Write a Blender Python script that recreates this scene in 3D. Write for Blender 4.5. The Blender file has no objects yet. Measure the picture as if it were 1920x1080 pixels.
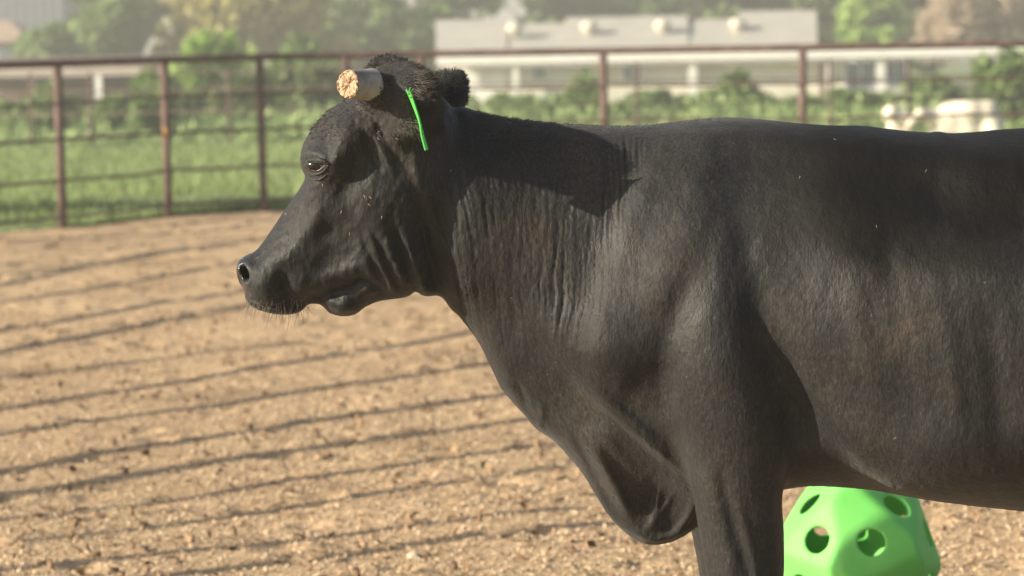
import bpy, bmesh, math, random, time
import numpy as np
from mathutils import Vector, Matrix
T0 = time.time()
rng = np.random.default_rng(7)
random.seed(7)
scene = bpy.context.scene
COL = scene.collection

# ------------------------------------------------------------------ camera
CAM_D, CAM_H = 5.0, 1.6
FPX = 5000.0                       # focal length in pixels of a 1920 px wide frame
PITCH = math.atan(500 / FPX)
ROLL = math.radians(1.0)
cF = np.array([0, math.cos(PITCH), -math.sin(PITCH)])
cR0 = np.array([1.0, 0, 0]); cU0 = np.array([0, math.sin(PITCH), math.cos(PITCH)])
cR = math.cos(ROLL) * cR0 - math.sin(ROLL) * cU0
cU = math.cos(ROLL) * cU0 + math.sin(ROLL) * cR0
cO = np.array([0, -CAM_D, CAM_H])
cam = bpy.data.cameras.new('camera'); camo = bpy.data.objects.new('camera', cam); COL.objects.link(camo)
camo.matrix_world = Matrix(((cR[0], cU[0], -cF[0], cO[0]), (cR[1], cU[1], -cF[1], cO[1]), (cR[2], cU[2], -cF[2], cO[2]), (0, 0, 0, 1)))
cam.sensor_width = 36.0; cam.lens = 36.0 * FPX / 1920
cam.clip_start = 0.1; cam.clip_end = 3000
cam.dof.use_dof = True; cam.dof.focus_distance = 4.88; cam.dof.aperture_fstop = cam.lens / 18.0
scene.camera = camo

# ------------------------------------------------------------------ world and sun
SUN_AZ, SUN_EL = math.radians(18.5), math.radians(22)    # travels to +x, slightly away from the camera
sdir = Vector((math.cos(SUN_AZ) * math.cos(SUN_EL), math.sin(SUN_AZ) * math.cos(SUN_EL), -math.sin(SUN_EL)))
world = bpy.data.worlds.new('World'); scene.world = world; world.use_nodes = True
wn = world.node_tree.nodes; wl = world.node_tree.links
sky = wn.new('ShaderNodeTexSky'); sky.sky_type = 'NISHITA'; sky.sun_disc = False
sky.sun_elevation = SUN_EL
tos = -sdir
sky.sun_rotation = math.atan2(tos.x, tos.y)
sky.air_density = 1.0; sky.dust_density = 2.5; sky.ozone_density = 1.0
wn['Background'].inputs[1].default_value = 0.075
wl.new(sky.outputs[0], wn['Background'].inputs[0])
sun = bpy.data.lights.new('sun', 'SUN'); sun.energy = 5.0; sun.angle = math.radians(0.5); sun.color = (1.0, 0.90, 0.72)
suno = bpy.data.objects.new('sun', sun); COL.objects.link(suno)
suno.rotation_euler = sdir.to_track_quat('-Z', 'Y').to_euler(); suno.location = (-10, -5, 8)
scene.view_settings.view_transform = 'Standard'; scene.view_settings.look = 'None'
scene.view_settings.exposure = 1.2; scene.view_settings.gamma = 1.0
scene.view_settings.use_curve_mapping = False
scene.cycles.max_bounces = 6; scene.cycles.diffuse_bounces = 3; scene.cycles.glossy_bounces = 3
scene.cycles.transparent_max_bounces = 8; scene.cycles.volume_bounces = 0

# ------------------------------------------------------------------ helpers
def px(x, y, Y=0.0):
    """point of the plane y = Y seen at photo pixel (x, y) of the 1920x1080 frame"""
    v = cF * FPX + cR * (x - 960) - cU * (y - 540)
    t = (Y - cO[1]) / v[1]
    return cO + v * t

def px_arr(P, Y=0.0):
    P = np.asarray(P, float)
    v = cF[None] * FPX + cR[None] * (P[:, :1] - 960) - cU[None] * (P[:, 1:2] - 540)
    t = (Y - cO[1]) / v[:, 1:2]
    W = cO[None] + v * t
    return W[:, [0, 2]]

def tag(o, label=None, cat=None, group=None, kind=None):
    if label: o['label'] = label
    if cat: o['category'] = cat
    if group: o['group'] = group
    if kind: o['kind'] = kind
    return o

def empty(name, loc=(0, 0, 0), rz=0):
    o = bpy.data.objects.new(name, None); COL.objects.link(o); o.location = loc
    o.rotation_euler = (0, 0, rz); o.empty_display_size = 0.1
    return o

def mesh_np(name, V, quads, mat=None, parent=None, smooth=True, tris=None):
    me = bpy.data.meshes.new(name)
    V = np.ascontiguousarray(V, np.float32)
    nq = 0 if quads is None else len(quads); nt = 0 if tris is None else len(tris)
    me.vertices.add(len(V)); me.vertices.foreach_set('co', V.ravel())
    me.loops.add(nq * 4 + nt * 3); me.polygons.add(nq + nt)
    li = []
    if nq: li.append(np.asarray(quads, np.int32).ravel())
    if nt: li.append(np.asarray(tris, np.int32).ravel())
    me.loops.foreach_set('vertex_index', np.concatenate(li))
    st = np.concatenate([np.arange(nq) * 4, nq * 4 + np.arange(nt) * 3]).astype(np.int32)
    me.polygons.foreach_set('loop_start', st)
    me.update(calc_edges=True); me.validate()
    me.polygons.foreach_set('use_smooth', np.full(len(me.polygons), smooth))
    if mat: me.materials.append(mat)
    o = bpy.data.objects.new(name, me); COL.objects.link(o)
    if parent: o.parent = parent
    return o

class MB:
    def __init__(s): s.v = []; s.f = []
    def box(s, x0, x1, y0, y1, z0, z1):
        b = len(s.v)
        s.v += [(x, y, z) for z in (z0, z1) for y in (y0, y1) for x in (x0, x1)]
        s.f += [tuple(b + i for i in q) for q in ((0, 2, 3, 1), (4, 5, 7, 6), (0, 1, 5, 4), (2, 6, 7, 3), (0, 4, 6, 2), (1, 3, 7, 5))]
    def tube(s, pts, radii, n=8, caps=True):
        pts = [Vector(p) for p in pts]; b = len(s.v)
        if not isinstance(radii, (list, tuple)): radii = [radii] * len(pts)
        prev = None
        for i, p in enumerate(pts):
            d = (pts[min(i + 1, len(pts) - 1)] - pts[max(i - 1, 0)]).normalized()
            if prev is None:
                a = Vector((0, 0, 1)) if abs(d.z) < .9 else Vector((1, 0, 0))
                u = d.cross(a).normalized()
            else:
                u = (prev - d * prev.dot(d)).normalized()
            prev = u; w = d.cross(u)
            for k in range(n):
                t = 2 * math.pi * k / n
                s.v.append(tuple(p + (u * math.cos(t) + w * math.sin(t)) * radii[i]))
        for i in range(len(pts) - 1):
            for k in range(n):
                a = b + i * n + k; c = b + i * n + (k + 1) % n
                s.f.append((a, c, c + n, a + n))
        if caps:
            s.f.append(tuple(b + k for k in reversed(range(n))))
            s.f.append(tuple(b + (len(pts) - 1) * n + k for k in range(n)))
    def poly(s, pts):
        b = len(s.v); s.v += [tuple(p) for p in pts]; s.f.append(tuple(range(b, b + len(pts))))
    def build(s, name, mat=None, parent=None, smooth=False):
        me = bpy.data.meshes.new(name); me.from_pydata(s.v, [], s.f); me.update()
        for p in me.polygons: p.use_smooth = smooth
        if mat: me.materials.append(mat)
        o = bpy.data.objects.new(name, me); COL.objects.link(o)
        if parent: o.parent = parent
        return o

def lathe(name, prof, mat, parent=None, n=20, loc=(0, 0, 0)):
    m = MB(); nn = len(prof)
    for r, z in prof:
        for k in range(n):
            t = 2 * math.pi * k / n
            m.v.append((r * math.cos(t), r * math.sin(t), z))
    for i in range(nn - 1):
        for k in range(n):
            a = i * n + k; c = i * n + (k + 1) % n
            m.f.append((a, c, c + n, a + n))
    m.f.append(tuple(reversed(range(n)))); m.f.append(tuple((nn - 1) * n + k for k in range(n)))
    o = m.build(name, mat, parent, True); o.location = loc
    return o

# ---- numpy value noise
def hash2(ix, iy, seed):
    h = (ix.astype(np.int64) * 374761393 + iy.astype(np.int64) * 668265263 + seed * 982451653) & 0x7fffffff
    h = ((h ^ (h >> 13)) * 1274126177) & 0x7fffffff
    h = h ^ (h >> 16)
    return (h & 0xffff) / 65535.0
def vnoise(x, y, seed=0):
    ix = np.floor(x); iy = np.floor(y); fx = x - ix; fy = y - iy
    fx = fx * fx * fx * (fx * (fx * 6 - 15) + 10); fy = fy * fy * fy * (fy * (fy * 6 - 15) + 10)
    a = hash2(ix, iy, seed); b = hash2(ix + 1, iy, seed); c = hash2(ix, iy + 1, seed); d = hash2(ix + 1, iy + 1, seed)
    return (a * (1 - fx) + b * fx) * (1 - fy) + (c * (1 - fx) + d * fx) * fy - 0.5
def fbm(x, y, seed=0, o=4):
    r = 0; a = 1.0
    for i in range(o):
        r = r + a * vnoise(x, y, seed + i * 17); x = x * 2.03 + 5.1; y = y * 2.03 + 1.7; a *= .5
    return r

# ------------------------------------------------------------------ materials
def new_mat(name):
    m = bpy.data.materials.new(name); m.use_nodes = True
    nt = m.node_tree; return m, nt.nodes, nt.links, nt.nodes['Principled BSDF']
def ramp(n, pts):
    r = n.new('ShaderNodeValToRGB'); e = r.color_ramp.elements
    while len(e) < len(pts): e.new(0.5)
    for i, (p, c) in enumerate(pts):
        e[i].position = p; e[i].color = (*c, 1)
    return r
def noise_node(n, l, scale, detail=4, rough=.55, coord='Object', mapping=None, vec=None):
    t = n.new('ShaderNodeTexNoise'); t.inputs['Scale'].default_value = scale
    t.inputs['Detail'].default_value = detail; t.inputs['Roughness'].default_value = rough
    if vec is None:
        tc = n.new('ShaderNodeTexCoord'); vec = tc.outputs[coord]
    if mapping:
        mp = n.new('ShaderNodeMapping'); mp.inputs['Scale'].default_value = mapping; l.new(vec, mp.inputs[0]); vec = mp.outputs[0]
    l.new(vec, t.inputs['Vector']); return t
def mat_noise(name, pts, scale=5, detail=4, rough=.8, bump=0, bscale=40, mapping=None, spec=.3, coord='Object', bdist=.01):
    m, n, l, b = new_mat(name)
    t = noise_node(n, l, scale, detail, mapping=mapping, coord=coord)
    r = ramp(n, pts); l.new(t.outputs['Fac'], r.inputs[0]); l.new(r.outputs[0], b.inputs['Base Color'])
    b.inputs['Roughness'].default_value = rough; b.inputs['Specular IOR Level'].default_value = spec
    if bump:
        t2 = noise_node(n, l, bscale, 5, coord=coord); bp = n.new('ShaderNodeBump'); bp.inputs['Strength'].default_value = bump
        bp.inputs['Distance'].default_value = bdist
        l.new(t2.outputs['Fac'], bp.inputs['Height']); l.new(bp.outputs[0], b.inputs['Normal'])
    return m

def coat_material():
    m, n, l, b = new_mat('black_coat')
    tc = n.new('ShaderNodeTexCoord')
    big = noise_node(n, l, 4.6, 6, .65, vec=tc.outputs['Object'])
    r1 = ramp(n, [(.36, (.0062, .0063, .0064)), (.50, (.0104, .0102, .0100)), (.60, (.0165, .0145, .0128)), (.73, (.029, .0212, .0165))])
    l.new(big.outputs['Fac'], r1.inputs[0])
    # short hair grain, lying mostly down the body
    hair = noise_node(n, l, 1.0, 3, .7, vec=tc.outputs['Object'], mapping=(210, 210, 90))
    r2 = ramp(n, [(.3, (.40, .40, .40)), (.5, (.95, .95, .95)), (.72, (2.3, 2.2, 2.1))]); l.new(hair.outputs['Fac'], r2.inputs[0])
    mx = n.new('ShaderNodeMix'); mx.data_type = 'RGBA'; mx.blend_type = 'MULTIPLY'; mx.inputs[0].default_value = 1
    l.new(r1.outputs[0], mx.inputs[6]); l.new(r2.outputs[0], mx.inputs[7])
    # sparse dust specks
    sp = noise_node(n, l, 95, 2, .5, vec=tc.outputs['Object'])
    r3 = ramp(n, [(.76, (0, 0, 0)), (.80, (1, 1, 1))]); l.new(sp.outputs['Fac'], r3.inputs[0])
    mx2 = n.new('ShaderNodeMix'); mx2.data_type = 'RGBA'; l.new(r3.outputs[0], mx2.inputs[0])
    l.new(mx.outputs[2], mx2.inputs[6]); mx2.inputs[7].default_value = (.10, .085, .07, 1)
    # shade painted along the back: darker colour, less sheen and gloss
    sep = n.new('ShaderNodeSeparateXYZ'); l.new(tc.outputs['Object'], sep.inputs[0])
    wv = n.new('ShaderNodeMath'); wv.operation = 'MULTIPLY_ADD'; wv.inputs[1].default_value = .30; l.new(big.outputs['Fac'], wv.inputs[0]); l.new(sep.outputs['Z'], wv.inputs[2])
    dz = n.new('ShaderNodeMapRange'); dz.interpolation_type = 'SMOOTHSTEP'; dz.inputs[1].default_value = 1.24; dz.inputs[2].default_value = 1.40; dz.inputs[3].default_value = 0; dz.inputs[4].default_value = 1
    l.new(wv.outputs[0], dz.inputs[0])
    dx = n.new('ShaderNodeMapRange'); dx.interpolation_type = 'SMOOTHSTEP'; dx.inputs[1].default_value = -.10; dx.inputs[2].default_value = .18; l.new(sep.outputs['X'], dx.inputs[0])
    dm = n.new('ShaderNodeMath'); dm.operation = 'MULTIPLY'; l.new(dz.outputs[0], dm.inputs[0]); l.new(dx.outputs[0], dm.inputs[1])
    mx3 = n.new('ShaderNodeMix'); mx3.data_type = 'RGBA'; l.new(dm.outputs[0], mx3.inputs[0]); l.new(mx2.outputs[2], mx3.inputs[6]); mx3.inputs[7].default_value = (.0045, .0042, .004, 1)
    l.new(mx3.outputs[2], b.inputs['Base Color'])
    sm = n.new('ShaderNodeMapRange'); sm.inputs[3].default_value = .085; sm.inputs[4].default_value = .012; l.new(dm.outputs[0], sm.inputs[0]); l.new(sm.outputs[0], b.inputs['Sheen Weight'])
    # wet bare skin of the nose
    wet = n.new('ShaderNodeMapRange'); wet.interpolation_type = 'SMOOTHSTEP'; wet.inputs[1].default_value = -.915; wet.inputs[2].default_value = -.935; l.new(sep.outputs['X'], wet.inputs[0])
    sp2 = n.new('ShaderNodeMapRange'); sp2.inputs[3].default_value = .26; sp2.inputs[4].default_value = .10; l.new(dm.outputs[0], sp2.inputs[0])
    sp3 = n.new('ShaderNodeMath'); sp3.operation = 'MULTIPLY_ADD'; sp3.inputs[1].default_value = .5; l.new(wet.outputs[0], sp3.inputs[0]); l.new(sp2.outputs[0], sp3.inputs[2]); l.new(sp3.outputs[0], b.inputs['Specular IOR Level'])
    b.inputs['Sheen Roughness'].default_value = .45
    b.inputs['Sheen Tint'].default_value = (.95, .97, 1, 1)
    # patchy gloss: hair lies differently
    pg = noise_node(n, l, 9, 3, .5, vec=tc.outputs['Object'])
    mr = n.new('ShaderNodeMapRange'); mr.inputs[1].default_value = .3; mr.inputs[2].default_value = .7; mr.inputs[3].default_value = .52; mr.inputs[4].default_value = .75
    l.new(pg.outputs['Fac'], mr.inputs[0]); rw = n.new('ShaderNodeMix'); rw.data_type = 'FLOAT'; l.new(wet.outputs[0], rw.inputs[0]); l.new(mr.outputs[0], rw.inputs[2]); rw.inputs[3].default_value = .22; l.new(rw.outputs[0], b.inputs['Roughness'])
    bp = n.new('ShaderNodeBump'); bp.inputs['Strength'].default_value = .8; bp.inputs['Distance'].default_value = .002
    l.new(hair.outputs['Fac'], bp.inputs['Height'])
    cl = noise_node(n, l, 26, 4, .6, vec=tc.outputs['Object'], mapping=(1.2, 1.2, .6))
    bp2 = n.new('ShaderNodeBump'); bp2.inputs['Strength'].default_value = .6; bp2.inputs['Distance'].default_value = .005
    l.new(cl.outputs['Fac'], bp2.inputs['Height']); l.new(bp2.outputs[0], bp.inputs['Normal']); l.new(bp.outputs[0], b.inputs['Normal'])
    return m
M = {}
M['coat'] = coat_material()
def simple(name, col, rough=.6, spec=.4, metal=0):
    m, n, l, b = new_mat(name); b.inputs['Base Color'].default_value = (*col, 1); b.inputs['Roughness'].default_value = rough
    b.inputs['Specular IOR Level'].default_value = spec; b.inputs['Metallic'].default_value = metal; return m
M['hair'] = mat_noise('dark_hair', [(.3, (.012, .010, .009)), (.7, (.035, .028, .022))], 60, rough=.5, spec=.5)
M['earhair'] = mat_noise('brownish_ear_hair', [(.3, (.017, .015, .013)), (.7, (.055, .046, .038))], 60, rough=.6, spec=.35)
M['eye'] = simple('eyeball', (.008, .006, .005), .12, .6)
M['eyelid'] = mat_noise('grey_eyelid_skin', [(.35, (.012, .011, .010)), (.65, (.040, .034, .030))], 90, rough=.45, bump=.5, bscale=200, bdist=.003)
M['horn'] = mat_noise('grey_horn', [(.3, (.14, .125, .115)), (.7, (.34, .30, .27))], 22, rough=.6, bump=.3, bscale=90, mapping=(1, 1, 1), bdist=.003)
M['horncut'] = mat_noise('cut_horn_core', [(.3, (.22, .14, .085)), (.5, (.40, .28, .18)), (.7, (.56, .43, .30))], 150, 6, rough=.9, bump=1, bscale=160, bdist=.006)
M['hoof'] = mat_noise('hoof_horn', [(.3, (.02, .018, .015)), (.7, (.05, .045, .04))], 20)
M['tag'] = simple('green_tag_plastic', (.16, .80, .14), .45, .4)
M['rust'] = mat_noise('rusty_pipe', [(.3, (.07, .042, .036)), (.55, (.125, .082, .07)), (.75, (.18, .125, .11))], 9, rough=.85, bump=.3, bscale=60)
M['greencut'] = None

# ------------------------------------------------------------------ implicit surface kit
def catmull(P, n=6, closed=True):
    P = np.asarray(P, float); N = len(P); out = []
    for i in range(N):
        p0, p1, p2, p3 = P[(i - 1) % N], P[i], P[(i + 1) % N], P[(i + 2) % N]
        for j in range(n):
            t = j / n
            out.append(.5 * ((2 * p1) + (-p0 + p2) * t + (2 * p0 - 5 * p1 + 4 * p2 - p3) * t * t + (-p0 + 3 * p1 - 3 * p2 + p3) * t ** 3))
    return np.array(out)
def poly_sd(X, Z, P):
    """signed distance to a closed polygon, positive inside"""
    d2 = np.full(X.shape, 1e9); ins = np.zeros(X.shape, bool)
    Q = np.roll(P, -1, 0)
    for a, b in zip(P, Q):
        ex, ez = b - a; L = ex * ex + ez * ez + 1e-12
        t = np.clip(((X - a[0]) * ex + (Z - a[1]) * ez) / L, 0, 1)
        d2 = np.minimum(d2, (X - a[0] - t * ex) ** 2 + (Z - a[1] - t * ez) ** 2)
        c = (a[1] > Z) != (b[1] > Z)
        if abs(ez) > 1e-12:
            ins ^= c & (X < ex * (Z - a[1]) / ez + a[0])
    d = np.sqrt(d2); return np.where(ins, d, -d)
def line_d(X, Z, P):
    """distance to an open polyline, signed side and position along it (0-1)"""
    best = np.full(X.shape, 1e9); side = np.zeros(X.shape); along = np.zeros(X.shape)
    seg = [np.hypot(*(P[i + 1] - P[i])) for i in range(len(P) - 1)]; tot = sum(seg); acc = 0
    for i in range(len(P) - 1):
        a, b = P[i], P[i + 1]; e = b - a; L = e @ e + 1e-12
        t = np.clip(((X - a[0]) * e[0] + (Z - a[1]) * e[1]) / L, 0, 1)
        dx = X - a[0] - t * e[0]; dz = Z - a[1] - t * e[1]; d = np.hypot(dx, dz)
        m = d < best; best[m] = d[m]
        side[m] = np.sign(e[0] * dz - e[1] * dx)[m]; along[m] = ((acc + t * seg[i]) / tot)[m]
        acc += seg[i]
    return best, side, along
def blur(A, r, it=2):
    for _ in range(it):
        for ax in (0, 1):
            B = np.pad(A, [(r, r) if k == ax else (0, 0) for k in (0, 1)], mode='edge').cumsum(ax)
            B = np.concatenate([np.zeros_like(np.take(B, [0], ax)), B], ax)
            n = A.shape[ax]
            A = (np.take(B, np.arange(2 * r + 1, 2 * r + 1 + n), ax) - np.take(B, np.arange(n), ax)) / (2 * r + 1)
    return A
def inflate(X, Z, poly, widths, h, eps=.012):
    """W^2 of a rounded body with the given side outline; widths = [(x, z, half width)]"""
    s = 2                                       # the Poisson solve runs on every second sample
    Xc, Zc = X[::s, ::s], Z[::s, ::s]; d = poly_sd(Xc, Zc, poly); hc = h * s
    ins = d > 0; u = np.where(ins, d * .1, 0.0)
    # coarse start
    st = 4
    dc = d[::st, ::st]; ic = dc > 0; uc = np.zeros_like(dc); hh = (hc * st) ** 2
    for _ in range(700):
        p = np.pad(uc, 1); uc = np.where(ic, (p[:-2, 1:-1] + p[2:, 1:-1] + p[1:-1, :-2] + p[1:-1, 2:] + 4 * hh * .75) / 4, 0)
    up = np.repeat(np.repeat(uc, st, 0), st, 1)[:d.shape[0], :d.shape[1]]
    u = np.where(ins, blur(up, 3), 0)
    for _ in range(160):
        p = np.pad(u, 1); u = np.where(ins, (p[:-2, 1:-1] + p[2:, 1:-1] + p[1:-1, :-2] + p[1:-1, 2:] + 3 * hc * hc) / 4, 0)
    good = d > 2.5 * hc
    w = good.astype(float); r = np.where(good, u / np.maximum(d, 1e-6), 0)
    R, Wt = blur(r, 2, 2), blur(w, 2, 2)
    R4, W4 = blur(r, 10, 2), blur(w, 10, 2)
    R9, W9 = blur(r, 40, 2), blur(w, 40, 2)
    far = np.where(W9 > 1e-4, R9 / np.maximum(W9, 1e-4), .1)
    mid = np.where(W4 > .02, R4 / np.maximum(W4, .02), far)
    rr = np.where(Wt > .08, R / np.maximum(Wt, .08), mid)
    rr = blur(rr, 2, 1)
    # width factor from the control points
    num = 0; den = 0
    for cx, cz, hw in widths:
        i = int(round((cx - X[0, 0]) / hc)); k = int(round((cz - Z[0, 0]) / hc))
        i = min(max(i, 0), d.shape[0] - 1); k = min(max(k, 0), d.shape[1] - 1)
        kk = hw / math.sqrt(max(rr[i, k] * max(d[i, k], .004), 1e-6))
        g = 1 / (((Xc - cx) ** 2 + (Zc - cz) ** 2) + eps) ** 2.2
        num = num + kk * g; den = den + g
    kf = num / den
    def upc(A):
        B = np.zeros(X.shape); n0, n1 = X.shape
        i = np.minimum(np.arange(n0) / s, A.shape[0] - 1.001); k = np.minimum(np.arange(n1) / s, A.shape[1] - 1.001)
        i0 = i.astype(int); k0 = k.astype(int); fi = (i - i0)[:, None]; fk = (k - k0)[None]
        return (A[i0][:, k0] * (1 - fi) + A[i0 + 1][:, k0] * fi) * (1 - fk) + (A[i0][:, k0 + 1] * (1 - fi) + A[i0 + 1][:, k0 + 1] * fi) * fk
    rr = blur(upc(rr), 2, 1); kf = blur(upc(kf), 2, 1); uf = blur(upc(u), 2, 1)
    df = poly_sd(X, Z, poly)
    t = np.clip((df - .012) / .022, 0, 1); t = t * t * (3 - 2 * t)
    return (rr * df * (1 - t) + uf * t) * kf * kf

def smax(a, b, k):
    hh = np.clip(.5 + .5 * (a - b) / k, 0, 1); return b * (1 - hh) + a * hh + k * hh * (1 - hh)

def surface_nets(F, origin, h):
    S = F > 0
    nx, ny, nz = F.shape
    c = S[:-1, :-1, :-1].astype(np.int8)
    tot = np.zeros((nx - 1, ny - 1, nz - 1), np.int8)
    for a in (0, 1):
        for b in (0, 1):
            for e in (0, 1):
                tot += S[a:nx - 1 + a, b:ny - 1 + b, e:nz - 1 + e]
    idx = np.argwhere((tot > 0) & (tot < 8)).astype(np.int32)
    del tot
    N = len(idx); vid = np.full((nx - 1, ny - 1, nz - 1), -1, np.int32)
    vid[idx[:, 0], idx[:, 1], idx[:, 2]] = np.arange(N)
    corner = {}
    for a in (0, 1):
        for b in (0, 1):
            for e in (0, 1):
                corner[(a, b, e)] = F[idx[:, 0] + a, idx[:, 1] + b, idx[:, 2] + e]
    acc = np.zeros((N, 3)); cnt = np.zeros(N)
    for p in corner:
        for ax in range(3):
            if p[ax] == 0:
                q = list(p); q[ax] = 1; q = tuple(q)
                fa, fb = corner[p], corner[q]; m = (fa > 0) != (fb > 0)
                t = np.where(m, fa / np.where(m, fa - fb, 1), 0)
                P = np.array(p, float)[None].repeat(N, 0); P[:, ax] = t
                acc[m] += P[m]; cnt[m] += 1
    V = (idx + acc / cnt[:, None]) * h + np.array(origin)[None]
    quads = []
    for ax in range(3):
        sl0 = [slice(None)] * 3; sl1 = [slice(None)] * 3; sl0[ax] = slice(0, -1); sl1[ax] = slice(1, None)
        ch = S[tuple(sl0)] != S[tuple(sl1)]
        e = np.argwhere(ch)
        o1, o2 = [(1, 2), (2, 0), (0, 1)][ax]
        ok = (e[:, o1] > 0) & (e[:, o2] > 0) & (e[:, o1] < F.shape[o1] - 1) & (e[:, o2] < F.shape[o2] - 1)
        e = e[ok]
        ins = S[e[:, 0], e[:, 1], e[:, 2]]
        def g(d1, d2):
            q = e.copy(); q[:, o1] -= d1; q[:, o2] -= d2; return vid[q[:, 0], q[:, 1], q[:, 2]]
        A, B, C_, D_ = g(0, 0), g(1, 0), g(1, 1), g(0, 1)
        Q = np.stack([A, B, C_, D_], 1); Q[~ins] = Q[~ins][:, ::-1]
        quads.append(Q)
    Q = np.concatenate(quads); Q = Q[(Q >= 0).all(1)]
    return V, Q

def relax(V, Q, it=1, f=.5):
    for _ in range(it):
        S = np.zeros_like(V); C = np.zeros(len(V))
        for a in range(4):
            for b in (1, 3):
                j = Q[:, (a + b) % 4]
                for ax in range(3): S[:, ax] += np.bincount(Q[:, a], V[j, ax], len(V))
                C += np.bincount(Q[:, a], minlength=len(V))
        V = V + f * (S / np.maximum(C, 1)[:, None] - V)
    return V
def vnormals(V, Q):
    n = np.cross(V[Q[:, 2]] - V[Q[:, 0]], V[Q[:, 3]] - V[Q[:, 1]])
    N = np.zeros_like(V)
    for a in range(4):
        for ax in range(3): N[:, ax] += np.bincount(Q[:, a], n[:, ax], len(V))
    return N / np.maximum(np.linalg.norm(N, axis=1), 1e-12)[:, None]

def round_cones(pts, P, k=.03):
    """SDF (positive inside) of a chain of tapered capsules; pts=[(x,y,z,r)]"""
    out = None
    for (a, b) in zip(pts[:-1], pts[1:]):
        A = np.array(a[:3]); B = np.array(b[:3]); ba = B - A; L = ba @ ba
        t = np.clip(((P[0] - A[0]) * ba[0] + (P[1] - A[1]) * ba[1] + (P[2] - A[2]) * ba[2]) / L, 0, 1)
        t2 = t * t * (3 - 2 * t)
        d = (a[3] + (b[3] - a[3]) * t2) - np.sqrt((P[0] - A[0] - t * ba[0]) ** 2 + (P[1] - A[1] - t * ba[1]) ** 2 + (P[2] - A[2] - t * ba[2]) ** 2)
        out = d if out is None else smax(out, d, k)
    return out

def build_implicit(comps, cones, lo, hi, h, post=None, cut=None):
    """comps: dict(W2 2D map, yc 2D map, k blend); cones: (pts, k)"""
    nx, ny, nz = [int(math.ceil((hi[i] - lo[i]) / h)) + 1 for i in range(3)]
    gx = lo[0] + np.arange(nx) * h; gy = lo[1] + np.arange(ny) * h; gz = lo[2] + np.arange(nz) * h
    def ev(I, J, K):
        P = (gx[I], gy[J], gz[K]); F = None
        for c in comps:
            W2 = c['W2'][I, K]; g = c['g'][I, K]; dy = P[1] - c['yc'][I, K]
            f = (W2 - dy * dy) / np.sqrt(g * g + 4 * dy * dy + 1e-5)
            F = f if F is None else smax(F, f, c['k'])
        for pts, k in cones:
            bx = np.array(pts); m = (P[0] > bx[:, 0].min() - .2) & (P[0] < bx[:, 0].max() + .2) & (P[2] > bx[:, 2].min() - .2) & (P[2] < bx[:, 2].max() + .2)
            f = np.full(len(I), -.3); f[m] = round_cones(pts, tuple(p[m] for p in P))
            F = smax(F, f, k) if F is not None else f
        if cut is not None: F = cut(P, F)
        return F
    for c in comps:
        gr = np.gradient(c['W2'], h); c['g'] = np.hypot(gr[0], gr[1])
    st = 5
    ci, cj, ck = np.meshgrid(np.arange(0, nx, st), np.arange(0, ny, st), np.arange(0, nz, st), indexing='ij')
    Fc = ev(ci.ravel(), cj.ravel(), ck.ravel()).reshape(ci.shape).astype(np.float32)
    near = np.abs(Fc) < h * st * 1.6
    sg = Fc > 0
    nb = near.copy()
    for ax in range(3):                       # keep the neighbours of a sign change too
        a = np.swapaxes(nb, 0, ax); s_ = np.swapaxes(sg, 0, ax); ch = s_[1:] != s_[:-1]
        a[1:] |= ch; a[:-1] |= ch
    n2 = nb.copy()
    for ax in range(3):
        a = np.swapaxes(n2, 0, ax); b = a.copy(); a[1:] |= b[:-1]
    F = np.repeat(np.repeat(np.repeat(np.where(Fc > 0, 1, -1).astype(np.float32), st, 0), st, 1), st, 2)[:nx, :ny, :nz]
    mk = np.repeat(np.repeat(np.repeat(n2 | nb, st, 0), st, 1), st, 2)[:nx, :ny, :nz]
    # block i covers i*st .. i*st+st-1
    I, J, K = np.nonzero(mk)
    out = np.empty(len(I), np.float32); CH = 2000000
    for s0 in range(0, len(I), CH):
        out[s0:s0 + CH] = ev(I[s0:s0 + CH], J[s0:s0 + CH], K[s0:s0 + CH])
    F[I, J, K] = out
    return surface_nets(F, (gx[0], gy[0], gz[0]), h)

# ------------------------------------------------------------------ the cow
H = 0.0033
LO, HI = (-0.57, -0.46, 0.02), (1.72, 0.46, 1.58)
NX = int(math.ceil((HI[0] - LO[0]) / H)) + 1; NZ = int(math.ceil((HI[2] - LO[2]) / H)) + 1
GX, GZ = np.meshgrid(LO[0] + np.arange(NX) * H, LO[2] + np.arange(NZ) * H, indexing='ij')
# pixel coordinates of every sample of the cow's mid plane (used to lay the sculpting strokes)
def to_px(X, Y, Z):
    dx, dy, dz = X - cO[0], Y - cO[1], Z - cO[2]
    f = dx * cF[0] + dy * cF[1] + dz * cF[2]
    return 960 + FPX * (dx * cR[0] + dy * cR[1] + dz * cR[2]) / f, 540 - FPX * (dx * cU[0] + dy * cU[1] + dz * cU[2]) / f
PX, PZ = to_px(GX, np.zeros_like(GX), GZ)

def ss(x, a, b):
    t = np.clip((x - a) / (b - a), 0, 1); return t * t * (3 - 2 * t)
yc_head = -.085 * (1 - ss(PX, 760, 1150))

def comp(poly, widths, plane_y, k, yc, eps=.012):
    P = px_arr(catmull(poly, 5), plane_y)
    Wd = [(*px_arr([(a, b)], plane_y)[0], w) for a, b, w in widths]
    return dict(W2=inflate(GX, GZ, P, Wd, H, eps), yc=(np.full(GX.shape, yc) if np.isscalar(yc) else yc), k=k)

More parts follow.
